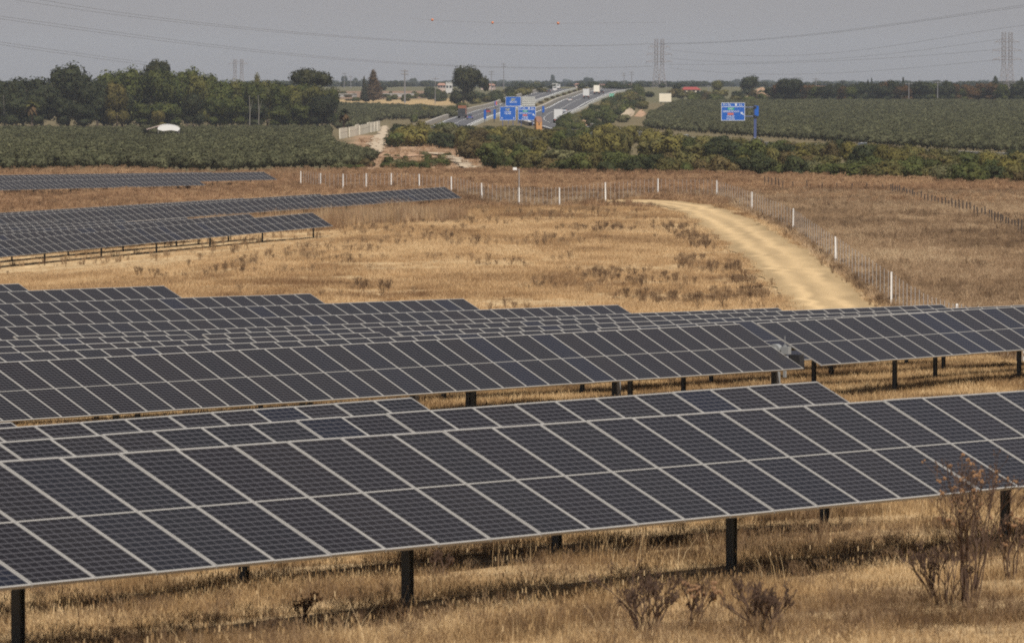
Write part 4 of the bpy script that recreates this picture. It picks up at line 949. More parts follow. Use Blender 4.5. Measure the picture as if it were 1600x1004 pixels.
# ------------------------------------------------------------------ scattered stuff (geometry nodes)
def scatter(name, pts, scale, rz, tint, idx, protos, label, zscale=None):
    pts = np.asarray(pts, np.float32); n = len(pts)
    me = bpy.data.meshes.new(name); me.vertices.add(n); me.vertices.foreach_set('co', pts.ravel())
    for nm, ty, dat in (('sc', 'FLOAT', scale), ('zs', 'FLOAT', scale if zscale is None else zscale), ('rz', 'FLOAT', rz), ('tint', 'FLOAT', tint), ('pick', 'INT', idx)):
        a = me.attributes.new(nm, ty, 'POINT'); a.data.foreach_set('value', np.asarray(dat, np.int32 if ty == 'INT' else np.float32))
    o = link(name, me); tag(o, label, kind='stuff')
    col = bpy.data.collections.new(name + '_kinds')
    for i, m_ in enumerate(protos):
        q = bpy.data.objects.new('%s_%c' % (name, 97 + i), m_); col.objects.link(q)
    ng = bpy.data.node_groups.new(name, 'GeometryNodeTree')
    ng.interface.new_socket('Geometry', in_out='INPUT', socket_type='NodeSocketGeometry'); ng.interface.new_socket('Geometry', in_out='OUTPUT', socket_type='NodeSocketGeometry')
    N = ng.nodes.new; L = ng.links.new
    gi, go = N('NodeGroupInput'), N('NodeGroupOutput'); ip = N('GeometryNodeInstanceOnPoints'); ci = N('GeometryNodeCollectionInfo')
    ci.inputs['Collection'].default_value = col; ci.inputs['Separate Children'].default_value = True; ci.inputs['Reset Children'].default_value = True
    def attr(nm, ty):
        a = N('GeometryNodeInputNamedAttribute'); a.data_type = ty; a.inputs['Name'].default_value = nm; return [s for s in a.outputs if s.enabled and s.name == 'Attribute'][0]
    ip.inputs['Pick Instance'].default_value = True
    cx = N('ShaderNodeCombineXYZ'); L(attr('rz', 'FLOAT'), cx.inputs[2]); er = N('FunctionNodeEulerToRotation'); L(cx.outputs[0], er.inputs[0])
    cs = N('ShaderNodeCombineXYZ'); s_ = attr('sc', 'FLOAT'); L(s_, cs.inputs[0]); L(s_, cs.inputs[1]); L(attr('zs', 'FLOAT'), cs.inputs[2])
    L(gi.outputs[0], ip.inputs['Points']); L(ci.outputs[0], ip.inputs['Instance']); L(attr('pick', 'INT'), ip.inputs['Instance Index']); L(er.outputs[0], ip.inputs['Rotation']); L(cs.outputs[0], ip.inputs['Scale'])
    L(ip.outputs[0], go.inputs[0])
    o.modifiers.new('scatter', 'NODES').node_group = ng
    return o
def tuft(seed, n, spread, h, wd, lean, m, heads=0.):
    r = np.random.default_rng(seed); V, Q = [], []
    for i in range(n):
        a = r.uniform(0, 6.28); q = spread * math.sqrt(r.random()); b = np.array([math.cos(a) * q, math.sin(a) * q, -.03]); la = r.uniform(0, 6.28); ll = abs(r.normal(0, lean)); hh = h * r.uniform(.45, 1.1)
        d = np.array([math.cos(la), math.sin(la), 0]); fa = r.uniform(0, 6.28); sdv = np.array([math.cos(fa), math.sin(fa), 0]) * wd * r.uniform(.6, 1.3)
        p1 = b + np.array([0, 0, hh * .55]) + d * ll * hh * .35; p2 = b + np.array([0, 0, hh]) + d * ll * hh
        k = len(V); V += [b - sdv, b + sdv, p1 + sdv * .8, p1 - sdv * .8, p2 + sdv * .15, p2 - sdv * .15]; Q += [(k, k + 1, k + 2, k + 3), (k + 3, k + 2, k + 4, k + 5)]
        if heads and r.random() < heads:
            k = len(V); c = p2; V += [c + np.array([-.005, 0, -.02]), c + np.array([.005, 0, -.02]), c + np.array([.004, .0, .03]), c + np.array([-.004, 0, .03])]; Q.append((k, k + 1, k + 2, k + 3))
    return npmesh('tuft', V, Q, m)
def twig(seed, n, h, wd, m):
    """twiggy dry weed: forking stems"""
    r = random.Random(seed); mb = MB()
    def grow(p, d, L, w_, lv):
        p1 = p + d * L; s = d.cross(Vector((r.uniform(-1, 1), r.uniform(-1, 1), r.uniform(-.3, .3)))).normalized()
        mb.quad(p - s * w_, p + s * w_, p1 + s * w_ * .7, p1 - s * w_ * .7)
        if lv:
            for k in range(r.choice((2, 2, 3))):
                e = (d + Vector((r.uniform(-1, 1), r.uniform(-1, 1), r.uniform(-.2, .5))) * .55).normalized(); grow(p1, e, L * r.uniform(.5, .8), w_ * .7, lv - 1)
    for i in range(n):
        a = r.uniform(0, 6.28); grow(Vector((math.cos(a), math.sin(a), -.05)) * r.uniform(0, .16), Vector((r.uniform(-.35, .35), r.uniform(-.35, .35), 1)).normalized(), h * .4, wd, 3)
    return mb.mesh('twig', m)
GM_STRAW = grassmat('dry_grass', [(.20, .117, .060), (.385, .252, .130), (.515, .358, .195), (.58, .43, .25)], .3)
GM_NEAR = grassmat('near_dry_grass', [(.10, .060, .030), (.27, .170, .082), (.47, .325, .165), (.60, .45, .26)], .22)
GM_SCRUB = grassmat('dry_scrub', [(.16, .105, .062), (.30, .205, .122), (.42, .30, .185), (.54, .42, .27)], .3)
GM_WEED = grassmat('dark_weeds', [(.10, .062, .038), (.20, .13, .075), (.34, .235, .135)], .3)
GM_RUST = grassmat('rusty_weeds', [(.16, .095, .052), (.31, .192, .108), (.44, .30, .172)], .25)
def sample(n, zlo, zhi, um=.088, power=1.0):
    """points spread evenly over the ground strip between two distances, as wide as the view and a bit more"""
    Z = np.sqrt(rng.uniform(zlo ** 2, zhi ** 2, n)); return rng.uniform(-1, 1, n) * (um * Z + 5), Z
def put(X, Y): return np.stack([X, Y, TZg(X, Y)], 1)
TI = np.concatenate([inner, outer[::-1]])
def in_poly(P, X, Y):
    ins = np.zeros(len(X), bool); n = len(P); j = n - 1
    for i in range(n):
        xi, yi, xj, yj = *P[i], *P[j]; ins ^= ((yi > Y) != (yj > Y)) & (X < (xj - xi) * (Y - yi) / (yj - yi + 1e-12) + xi); j = i
    return ins
# foreground grass
X, Y = sample(140000, 55, 150); kk = fnoise(X, Y, 2.6, 31); k3 = fnoise(X, Y, .8, 37)
keep = rng.random(len(X)) < np.clip((kk * .6 + k3 * .4 - .30) * 3.2, .05, 1); X, Y, kk, k3 = X[keep], Y[keep], kk[keep], k3[keep]
n = len(X); up = (kk > .50) & (rng.random(n) < .55)
idx = np.where(up, rng.integers(0, 3, n), rng.integers(3, 6, n)); sc_ = np.where(up, rng.uniform(.45, 1.15, n) * (.35 + .9 * kk), rng.uniform(.6, 1.3, n))
scatter('grass', put(X, Y), sc_, rng.uniform(0, 6.28, n), np.clip(rng.normal(.40, .15, n) + (fnoise(X, Y * .35, .8, 8) - .5) * 1.5 + (fnoise(X, Y * .5, 2.6, 208) - .5) * 1.1 - .15 * ~up * rng.random(n), 0, 1), idx, [tuft(i, 34, .34, .25, .0024, .95, GM_NEAR, .15) for i in range(3)] + [tuft(9, 30, .30, .08, .0035, 2.2, GM_NEAR), tuft(10, 30, .32, .05, .004, 3.5, GM_NEAR), tuft(11, 20, .34, .10, .003, 2.0, GM_NEAR)], 'dry straw grass and litter under the nearest panel rows')
X, Y = sample(4000, 55, 150); n = len(X)
scatter('tall_stalks', put(X, Y), rng.uniform(.5, 1.2, n), rng.uniform(0, 6.28, n), np.clip(rng.normal(.6, .3, n), 0, 1), rng.integers(0, 3, n), [tuft(150 + i, 5, .15, .48, .0028, .35, GM_NEAR, .8) for i in range(3)], 'single dry stalks standing above the foreground grass')
# loose dark litter and clods
X, Y = sample(34000, 55, 150); n = len(X); kk = fnoise(X, Y * .5, 2.1, 131); m_ = kk > .50; X, Y = X[m_], Y[m_]; n = len(X)
scatter('dark_litter', put(X, Y), rng.uniform(.4, 1.1, n), rng.uniform(0, 6.28, n), rng.random(n), rng.integers(0, 3, n), [twig(60 + i, 6, .42, .0035, GM_WEED) for i in range(2)] + [tuft(140, 18, .3, .12, .006, 2.5, GM_WEED)], 'dark broken stalks lying in the foreground grass', rng.uniform(.2, .8, n))
# grass around the middle block
X, Y = sample(80000, 150, 285); n = len(X); kk = fnoise(X, Y, 4, 41)
scatter('grass', put(X, Y), rng.uniform(.5, 1.1, n) * (.3 + .9 * kk), rng.uniform(0, 6.28, n), np.clip(-.04 + (fnoise(X, Y * .35, 1.6, 218) - .5) * 1.1 + rng.normal(.44, .2, n) + (fnoise(X, Y, 6, 18) - .5) * .8, 0, 1), rng.integers(0, 3, n), [tuft(20 + i, 30, .36, .30, .007, .8, GM_NEAR) for i in range(3)], 'dry grass under the middle block of panels')
# straw field
X, Y = sample(150000, 275, 730, .086); bf = beyond_fence(X, Y); tr = in_poly(TI, X, Y) | in_poly(TI, X, Y + 1.5) | ((Y > 430) & (in_poly(TI, X, Y + 5) | in_poly(TI, X, Y + 10) | in_poly(TI, X, Y + 15)))
kk = fnoise(X, Y, 9, 51); k2 = fnoise(X, Y, 30, 61)
m_ = (bf < 1) & ~tr & (rng.random(len(X)) < np.clip(.35 + (kk - .3) * 2, .25, 1))
x, y = X[m_], Y[m_]; n = len(x)
brown = np.clip((y - 560) / 120, 0, 1)
low = np.where((y > 470) & (y < 585) & (x < -14), .45, 1.)
scatter('grass', put(x, y), rng.uniform(.5, 1.15, n) * (.4 + .9 * kk[m_]) * low, rng.uniform(0, 6.28, n), np.clip(rng.normal(.50, .16, n) + (k2[m_] - .5) * .8 + (fnoise(x, y * .28, 3.2, 201) - .5) * 1.1 - brown * .35, 0, 1), rng.integers(0, 3, n), [tuft(40 + i, 40, .7, .36, .012, .9, GM_STRAW) for i in range(3)], 'straw coloured dry grass of the open field')
# scrub beyond the fence
m_ = (bf >= -.35) & (bf < 400) & ~tr; x, y = X[m_], Y[m_]; n = len(x)
scatter('dry_scrub', put(x, y), rng.uniform(.6, 1.2, n) * (.5 + .8 * kk[m_]), rng.uniform(0, 6.28, n), np.clip(rng.normal(.45, .16, n) + (fnoise(x, y, 9, 71) - .5) * 1.3 + (fnoise(x, y, 45, 73) - .5) * .8, 0, 1), rng.integers(0, 4, n), [tuft(60 + i, 36, .65, .5, .013, .7, GM_SCRUB) for i in range(3)] + [twig(5, 7, .75, .014, GM_SCRUB)], 'greyish brown dry scrub beyond the white fence posts')
# brown strip before the orchard and thicket
X, Y = sample(42000, 640, 925, .086); m_ = ~(in_poly(TI, X, Y) | in_poly(TI, X, Y + 5) | in_poly(TI, X, Y + 10) | in_poly(TI, X, Y + 16)); x, y = X[m_], Y[m_]; x2, y2 = sample(7000, 900, 1500); p2 = 800 + F * x2 / y2; m2 = (p2 > 560) & (p2 < 752); x = np.concatenate([x, x2[m2]]); y = np.concatenate([y, y2[m2]]); n = len(x); kk = fnoise(x, y, 12, 81)
scatter('rusty_weeds', put(x, y), rng.uniform(.7, 1.4, n) * (.5 + 1.0 * kk), rng.uniform(0, 6.28, n), np.clip(rng.normal(.45, .22, n) + (fnoise(x, y, 26, 91) - .5) * 1.2, 0, 1), rng.integers(0, 3, n), [tuft(80 + i, 34, .9, .42, .018, .9, GM_RUST) for i in range(2)] + [twig(8, 8, .65, .016, GM_RUST)], 'rusty brown dry weeds in front of the orchard and thicket')
# dark weed clumps: (pixel x, y, spread along, spread across, count)
clumps = [(960, 433, 38, 7, 150), (1000, 445, 40, 7, 70), (1040, 358, 26, 4, 110), (1075, 370, 20, 6, 120), (1100, 384, 18, 6, 80), (950, 360, 26, 4, 80), (905, 362, 40, 4, 60), (1075, 410, 12, 4, 50), (1110, 418, 40, 6, 60), (1150, 425, 30, 6, 60), (1165, 440, 14, 6, 60), (1180, 462, 14, 6, 70), (1130, 470, 40, 5, 90), (1060, 472, 40, 5, 80), (1000, 470, 30, 5, 50),
          (660, 318, 60, 5, 200), (560, 322, 60, 6, 180), (430, 330, 40, 5, 120), (780, 320, 50, 4, 120), (620, 345, 50, 5, 60), (700, 348, 40, 4, 70), (690, 372, 24, 3, 50), (540, 408, 20, 4, 30), (560, 452, 14, 3, 30), (600, 453, 8, 3, 30), (850, 340, 30, 4, 70), (905, 335, 30, 5, 70), (935, 330, 20, 4, 40), (780, 412, 30, 5, 40), (840, 450, 24, 4, 30), (350, 425, 30, 5, 40), (385, 415, 18, 5, 50), (270, 432, 30, 4, 30), (860, 375, 30, 4, 40)]
cx, cy, ct = [], [], []
for (px, py, sx_, sy_, k) in clumps:
    for j in range(int(k * .6)):
        g = ground(px + rng.normal(0, sx_ * .9), py + rng.normal(0, sy_ * .7), 285)
        if not in_poly(TI, np.array([g[0], g[0] + .8]), np.array([g[1], g[1] - 1.])).any(): cx.append(g[0]); cy.append(g[1]); ct.append(1. if py < 350 else .35)
for i in range(len(FA) - 1):                    # weeds along the inside of the fence
    a, b = FA[i], FA[i + 1]; L_ = np.hypot(*(b - a)); k = int(L_ * (1.3 if i < 8 else .8))
    for j in range(k):
        q = a + (b - a) * rng.random(); cx.append(q[0] - abs(rng.normal(0, .5)) + .4); cy.append(q[1] - rng.uniform(0, 2)); ct.append(.6)
X, Y = sample(26000, 285, 660, .085); kk = fnoise(X, Y, 13, 151) ; bf = beyond_fence(X, Y); m_ = (kk > .60) & (bf < -1) & ~in_poly(TI, X, Y) & (rng.random(len(X)) < (kk - .55) * 2)
cx += list(X[m_]); cy += list(Y[m_]); ct += [1.6] * int(m_.sum())
cx, cy, ct = np.array(cx), np.array(cy), np.array(ct); n = len(cx)
scatter('dark_weeds', put(cx, cy), rng.uniform(.22, .85, n) ** 1.2, rng.uniform(0, 6.28, n), np.clip(rng.normal(.5, .3, n) + .3 * (ct - .4), 0, 1), rng.integers(0, 4, n), [twig(20 + i, 9, .85, .020, GM_WEED) for i in range(3)] + [tuft(90, 26, .4, .7, .02, .5, GM_WEED)], 'dark brown dry weeds scattered over the straw field')
# tall rusty grass that half hides the long far row
P_, Zs_, hs_ = [], [], []
for px in np.arange(283, 722, .21):
    yt = np.interp(px, [283, 300, 340, 400, 450, 520, 580, 620, 660, 722], [349, 338, 332, 327, 323, 318, 313, 305, 313, 316]) + rng.normal(0, 2.2)
    Z = rng.uniform(575, 612); q = at(px, yt, Z); g = TZg(q[0], q[1])[0]; P_.append((q[0], q[1], g)); hs_.append(max(.35, (q[2] - g)) * rng.uniform(.35, 1.0))
P_ = np.array(P_); hs_ = np.array(hs_); n = len(P_)
scatter('tall_grass', P_, rng.uniform(.6, 1.0, n), rng.uniform(0, 6.28, n), np.clip(rng.normal(.55, .25, n) + (fnoise(P_[:, 0], P_[:, 1], 4, 2) - .5), 0, 1), rng.integers(0, 3, n), [tuft(100, 30, .8, .95, .014, .4, GM_RUST), tuft(103, 30, .8, .9, .014, .45, GM_STRAW), tuft(104, 30, .8, .9, .014, .45, GM_SCRUB)], 'tall reddish dry grass in front of the long far panel row', hs_)
# the wood that closes the skyline
n = 2600; Y = rng.uniform(3900, 13000, n); X = rng.uniform(-.12, .12, n) * Y
kk = fnoise(X, Y, 500, 5); m_ = kk > .36; X, Y, kk = X[m_], Y[m_], kk[m_]; n = len(X)
scatter('far_wood', put(X, Y), rng.uniform(.8, 1.5, n) * Y / 7000, rng.uniform(0, 6.28, n), rng.random(n), rng.integers(0, 3, n), [leafmesh('far_tree', 1200 + i, lobes_blob(i + 90, 4.2, 4.2, 3.4, 3.0, 6), 260, .8, 'dark') for i in range(3)], 'hazy far-off woods closing the skyline', rng.uniform(.5, 1.25, n) * Y / 7500)
# rest of the orchards
x, y = OA[rest, 0], OA[rest, 1]; n = len(rest); s = 1.32 * OA[rest, 2]
scatter('olive_orchard', np.stack([x, y, TZg(x, y) - .1], 1), s, rng.uniform(0, 6.28, n), rng.random(n), rng.integers(0, 4, n), [olivemesh(i) for i in range(4)], 'mass of grey green olive trees filling the orchards')

kinds_ = sorted(set(q[4] for q in SMALL)); P_ = np.array([q[:4] for q in SMALL])
scatter('verge_scrub', np.stack([P_[:, 0], P_[:, 1], TZg(P_[:, 0], P_[:, 1]) - .15], 1), P_[:, 2], rng.uniform(0, 6.28, len(P_)), rng.random(len(P_)), np.array([kinds_.index(q[4]) for q in SMALL]), [bushmesh(i % 5, 'b' + k) for i, k in enumerate(kinds_)], 'scrub of small far-off bushes along the motorway verges', P_[:, 3])
# ------------------------------------------------------------------ tall dry weeds in the foreground
def weed(px, py, top, wpx, seed, label, heads=True, nst=9):
    g = ground(px, py, 55); Z = g[1]; h_ = (py - top) * Z / F; wd = wpx * Z / F / 2; r = random.Random(seed); mb, hb = MB(), MB()
    def grow(p, d, L, w_, lv):
        n = 3; q = p
        for k in range(n):
            q1 = q + d * (L / n); mb.bar(q, q1, w_ * (1 - .15 * k), 4, r2=w_ * (1 - .15 * (k + 1))); q = q1; d = (d + Vector((r.uniform(-1, 1), r.uniform(-1, 1), r.uniform(-.3, .5))) * .12).normalized()
        if lv:
            for k in range(r.choice((2, 3, 3))):
                e = (d + Vector((r.uniform(-1, 1), r.uniform(-1, 1), r.uniform(-.1, .5))) * .6).normalized(); grow(q, e, L * r.uniform(.45, .75), w_ * .62, lv - 1)
        elif heads and r.random() < .22:
            for k in range(4): c = q + Vector((r.uniform(-1, 1), r.uniform(-1, 1), r.uniform(-.5, 1))) * .022; hb.ball(c, r.uniform(.009, .018), 5, 3)
        else:
            for k in range(3): c = q - d * .03 * k; s = Vector((r.uniform(-1, 1), r.uniform(-1, 1), r.uniform(-1, 1))) * .025; mb.tri(c, c + s, c + s * .5 + Vector((0, 0, .03)))
    for i in range(nst):
        a = r.uniform(0, 6.28); t = r.uniform(.25, 1); d = Vector((math.cos(a) * wd / h_ * t, math.sin(a) * wd / h_ * t, 1)).normalized(); grow(Vector((math.cos(a), math.sin(a), 0)) * .06 - Vector((0, 0, .05)), d, h_ * r.uniform(.32, .5), .0125, 3)
    root = empty('dry_weed', (g[0], g[1], TZg(g[0], g[1])[0]), 0, label, 'weed', 'tall dry weeds in the foreground')
    link('stems', mb.mesh('stems', WEEDM), root)
    if hb.v: link('seed_heads', hb.mesh('seed_heads', HEADM), root)
WEEDM = mat('dry_stems', (.075, .045, .03), rough=.9, var=.25, nscale=4); HEADM = mat('seed_heads', (.22, .125, .065), rough=.95, var=.2)
weed(1515, 950, 722, 130, 1, 'tallest dry weed with seed heads before the right end of the nearest row', nst=14)
weed(1475, 945, 845, 130, 2, 'low bushy dry weed left of the tallest weed', False, 13)
weed(1012, 1003, 885, 120, 3, 'dark forked dry weed at the bottom edge, left one of two', False, 15)
weed(1080, 985, 905, 60, 4, 'thin dry weed between the two bottom edge weeds', True, 6)
weed(1195, 998, 895, 120, 5, 'reddish branching dry weed at the bottom edge, right one of two', False, 16)
weed(1580, 905, 800, 50, 6, 'thin dry weed beside the rightmost post of the nearest row', True, 6)
weed(690, 900, 850, 60, 8, 'low dry weed right of the middle post of the nearest row', False, 6)
weed(480, 990, 915, 50, 9, 'wispy pale weed at the bottom left of centre', True, 4)
weed(1300, 590, 545, 30, 10, 'small dry weed standing before the row right of the motor gap', True, 6)
weed(1052, 604, 572, 22, 11, 'small yellowish weed before the wide row', True, 6)

# ================================================================== MOTORWAY FURNITURE
def letters(m, x0, x1, z0, z1, n, y, mi=0, seed=0):
    """a row of small block glyphs standing for lettering too small to read"""
    r = random.Random(seed); w_ = (x1 - x0) / n
    for i in range(n):
        a = x0 + i * w_ + w_ * .12; b = x0 + (i + 1) * w_ - w_ * .12; hz = (z1 - z0)
        m.box(a, a + (b - a) * .32, y - .02, y, z0, z1, mi)
        if r.random() < .7: m.box(a + (b - a) * .32 + .001, b, y - .02, y, z1 - hz * .25, z1, mi)
        if r.random() < .7: m.box(a + (b - a) * .32 + .001, b, y - .02, y, z0, z0 + hz * .25, mi)
def arrow(m, cx, cz, s, ang, y):
    c, sn = math.cos(ang), math.sin(ang); R2 = lambda p: (cx + p[0] * c - p[1] * sn, y, cz + p[0] * sn + p[1] * c)
    m.tri(R2((-.5 * s, 0)), R2((.5 * s, 0)), R2((0, .7 * s))); m.quad(R2((-.16 * s, -.7 * s)), R2((.16 * s, -.7 * s)), R2((.16 * s, 0)), R2((-.16 * s, 0)))
def sign(px0, px1, py0, py1, Z, style, label, group=None, posts=True, arm=None):
    cxp = (px0 + px1) / 2; top = at(cxp, py0, Z); bot = at(cxp, py1, Z); wd = (px1 - px0) * Z / F; hh = top[2] - bot[2]; g = TZg(top[0], top[1])[0]
    root = empty('road_sign' if style != 'back' else 'road_sign', (top[0], top[1], g), 0, label, 'road sign', group); zb = bot[2] - g; zt = top[2] - g
    m = MB(); m.box(-wd / 2, wd / 2, 0, .12, zb, zt); link('panel', m.mesh('panel', 'sign_back' if style == 'back' else ('sign_green' if style == 'green' else 'sign_blue')), root)
    if style != 'back':
        m = MB(); t = max(.07, wd * .018)
        m.box(-wd / 2, wd / 2, -.03, -.002, zt - t, zt); m.box(-wd / 2, wd / 2, -.03, -.002, zb, zb + t); m.box(-wd / 2, -wd / 2 + t, -.03, -.002, zb + t, zt - t); m.box(wd / 2 - t, wd / 2, -.03, -.002, zb + t, zt - t)
        link('border', m.mesh('border', 'sign_white'), root)
    W_, G_, R_, Y_ = MB(), MB(), MB(), MB(); y = -.004
    X_ = lambda f: -wd / 2 + wd * f
    Z_ = lambda f: zb + hh * f
    if style == 'ahead':
        letters(Y_, X_(.36), X_(.62), Z_(.70), Z_(.86), 4, y, seed=1); letters(W_, X_(.30), X_(.70), Z_(.44), Z_(.64), 6, y, seed=2); arrow(W_, X_(.13), Z_(.16), wd * .09, math.pi, -.01); arrow(W_, X_(.87), Z_(.16), wd * .09, math.pi, -.01)
    elif style == 'top':
        letters(Y_, X_(.36), X_(.64), Z_(.58), Z_(.78), 4, y, seed=3); letters(W_, X_(.27), X_(.73), Z_(.36), Z_(.52), 7, y, seed=4)
    elif style == 'exit':
        W_.box(X_(.03), X_(.97), -.02, y, Z_(.755), Z_(.785)); letters(W_, X_(.08), X_(.42), Z_(.83), Z_(.94), 5, y, seed=5); W_.box(X_(.58), X_(.66), -.02, y, Z_(.82), Z_(.95)); letters(W_, X_(.74), X_(.9), Z_(.83), Z_(.94), 2, y, seed=15)
        G_.box(X_(.27), X_(.55), -.012, y, Z_(.60), Z_(.72)); letters(W_, X_(.32), X_(.5), Z_(.62), Z_(.70), 4, -.0125, seed=6)
        letters(W_, X_(.07), X_(.76), Z_(.47), Z_(.56), 13, y, seed=7); R_.box(X_(.27), X_(.52), -.02, y, Z_(.31), Z_(.43)); letters(W_, X_(.24), X_(.56), Z_(.18), Z_(.28), 6, y, seed=8); letters(W_, X_(.22), X_(.58), Z_(.06), Z_(.14), 7, y, seed=9)
        arrow(W_, X_(.88), Z_(.40), wd * .13, .6 + math.pi / 12, -.01)
    elif style == 'green':
        letters(W_, X_(.15), X_(.85), Z_(.35), Z_(.65), 6, y, seed=10)
    for mb_, mt, nm in ((W_, 'sign_white', 'lettering'), (G_, 'sign_green', 'green_plate'), (R_, 'sign_red', 'red_plate'), (Y_, 'sign_yellow', 'road_number')):
        if mb_.v: link(nm, mb_.mesh(nm, mt), root)
    if style == 'back':
        m = MB()
        for i in range(5): m.box(-wd / 2, wd / 2, -.1, -.002, zb + hh * (i + .4) / 5, zb + hh * (i + .55) / 5)
        link('rail', m.mesh('rail', 'grey_paint'), root)
    if posts:
        for s in (-.32, .32):
            m = MB(); m.box(s * wd - .1, s * wd + .1, .125, .32, -.3, zt - .1); link('post', m.mesh('post', 'navy' if style in ('ahead', 'exit', 'top') else 'steel'), root)
    return root, wd, zb, zt
gS = 'motorway direction signs'
sign(781, 806, 166.5, 188, 1900, 'ahead', 'lower left blue motorway sign with two small white arrows', gS)
sign(809.5, 837, 166.5, 188, 1905, 'exit', 'lower right blue exit sign with a white slanting arrow beside the orange hut', gS)
sign(790, 814, 151, 166, 1960, 'top', 'upper blue motorway sign partly behind the lower left sign', gS)
sign(815.5, 836, 151.5, 166.3, 1965, 'back', 'pale back of a sign above the blue exit sign', gS)
r_, wd, zb, zt = sign(1127, 1164, 160.5, 188.5, 1411, 'exit', 'blue exit sign held on a tall navy pole before the right orchard', gS, posts=False)
px_pole = (1180 - 1145.5) * 1411 / F
m = MB(); m.box(px_pole - .28, px_pole + .28, .1, .6, -.4, zt - .6); link('pole', m.mesh('pole', 'navy'), r_)
m = MB(); m.bar((wd / 2 - .3, .3, zt - 1.0), (px_pole, .3, zt - 1.0), .11, 6); m.bar((wd / 2 - .3, .3, zb + .9), (px_pole, .3, zb + .9), .11, 6); link('arm', m.mesh('arm', 'navy'), r_)
m = MB(); m.box(px_pole - .1, px_pole + .75, .0, .09, zb + 1.0, zt - .7); link('edge_plate', m.mesh('edge_plate', 'sign_blue'), r_)
m = MB(); m.bar((px_pole, .3, zt - 1.25), (px_pole, .3, zt - .75), .42, 10); m.bar((px_pole, .3, zb + .65), (px_pole, .3, zb + 1.15), .42, 10); link('clamp', m.mesh('clamp', 'black'), r_)
sign(952, 960, 146, 152, 2700, 'green', 'small green road sign on the outer verge of the motorway')
def small_signs():
    for px, py, h_, Z, lab in ((758, 172, 14, 1980, 'slim blue sign edge-on left of the blue motorway signs'), (773, 171, 15, 1990, 'second slim blue sign beside the edge-on one'), (849, 166, 10, 2150, 'blue marker board right of the blue exit sign'), (775, 158, 7, 2200, 'small red and blue sign above the slim blue signs')):
        q = at(px, py, Z); g = TZg(q[0], q[1])[0]; zt = q[2] - g; root = empty('road_sign', (q[0], q[1], g), .9, lab, 'road sign')
        hh = h_ * Z / F
        m = MB(); m.box(-.55, .55, 0, .1, zt - hh, zt); link('panel', m.mesh('panel', 'sign_blue'), root)
        m = MB(); m.box(-.08, .08, .11, .25, -.3, zt); link('post', m.mesh('post', 'steel'), root)
        if px == 775: m = MB(); m.box(-.2, .55, -.02, -.002, zt - hh * .9, zt - hh * .1); link('red_disc', m.mesh('red_disc', 'sign_red'), root)
small_signs()
def billboard(px0, px1, py0, py1, Z, m_, label):
    top = at((px0 + px1) / 2, py0, Z); bot = at((px0 + px1) / 2, py1, Z); g = TZg(top[0], top[1])[0]; wd = (px1 - px0) * Z / F; root = empty('billboard', (top[0], top[1], g), .1, label, 'billboard')
    m = MB(); m.box(-wd / 2, wd / 2, 0, .2, bot[2] - g, top[2] - g); link('panel', m.mesh('panel', m_), root)
    m = MB(); t = .12; zb, zt = bot[2] - g, top[2] - g
    m.box(-wd / 2, wd / 2, -.05, -.003, zt - t, zt); m.box(-wd / 2, wd / 2, -.05, -.003, zb, zb + t); link('frame', m.mesh('frame', 'grey_paint'), root)
    for s in (-.35, 0, .35):
        m = MB(); m.box(s * wd - .12, s * wd + .12, .21, .45, -.4, zt - .1); link('post', m.mesh('post', 'steel'), root)
billboard(1030, 1049, 145.5, 159.5, 2500, 'cream_wall', 'pale billboard at the left corner of the right orchard')
billboard(990, 1006.5, 138.5, 148, 2900, 'sign_back', 'smaller grey billboard left of the pale one')
def hut():
    q = at(841, 218, 1480); g = TZg(q[0], q[1])[0]; zt = at(841, 183.5, 1480)[2] - g; root = empty('orange_hut', (q[0], q[1], g), .3, 'narrow orange hut with a rounded top below the exit sign', 'hut')
    w_ = .68; m = MB(); m.box(-w_, w_, -w_, w_, -.3, zt - .45); link('wall', m.mesh('wall', 'orange'), root)
    m = MB(); m.bar((0, -w_ - .06, zt - .45), (0, w_ + .06, zt - .45), w_ + .03, 16); link('roof', m.mesh('roof', 'tile_roof'), root)
    m = MB(); m.box(-.12, .12, -w_ - .05, -w_ - .002, zt - 1.7, zt - 1.3); link('window', m.mesh('window', 'glass_dark'), root)
hut()
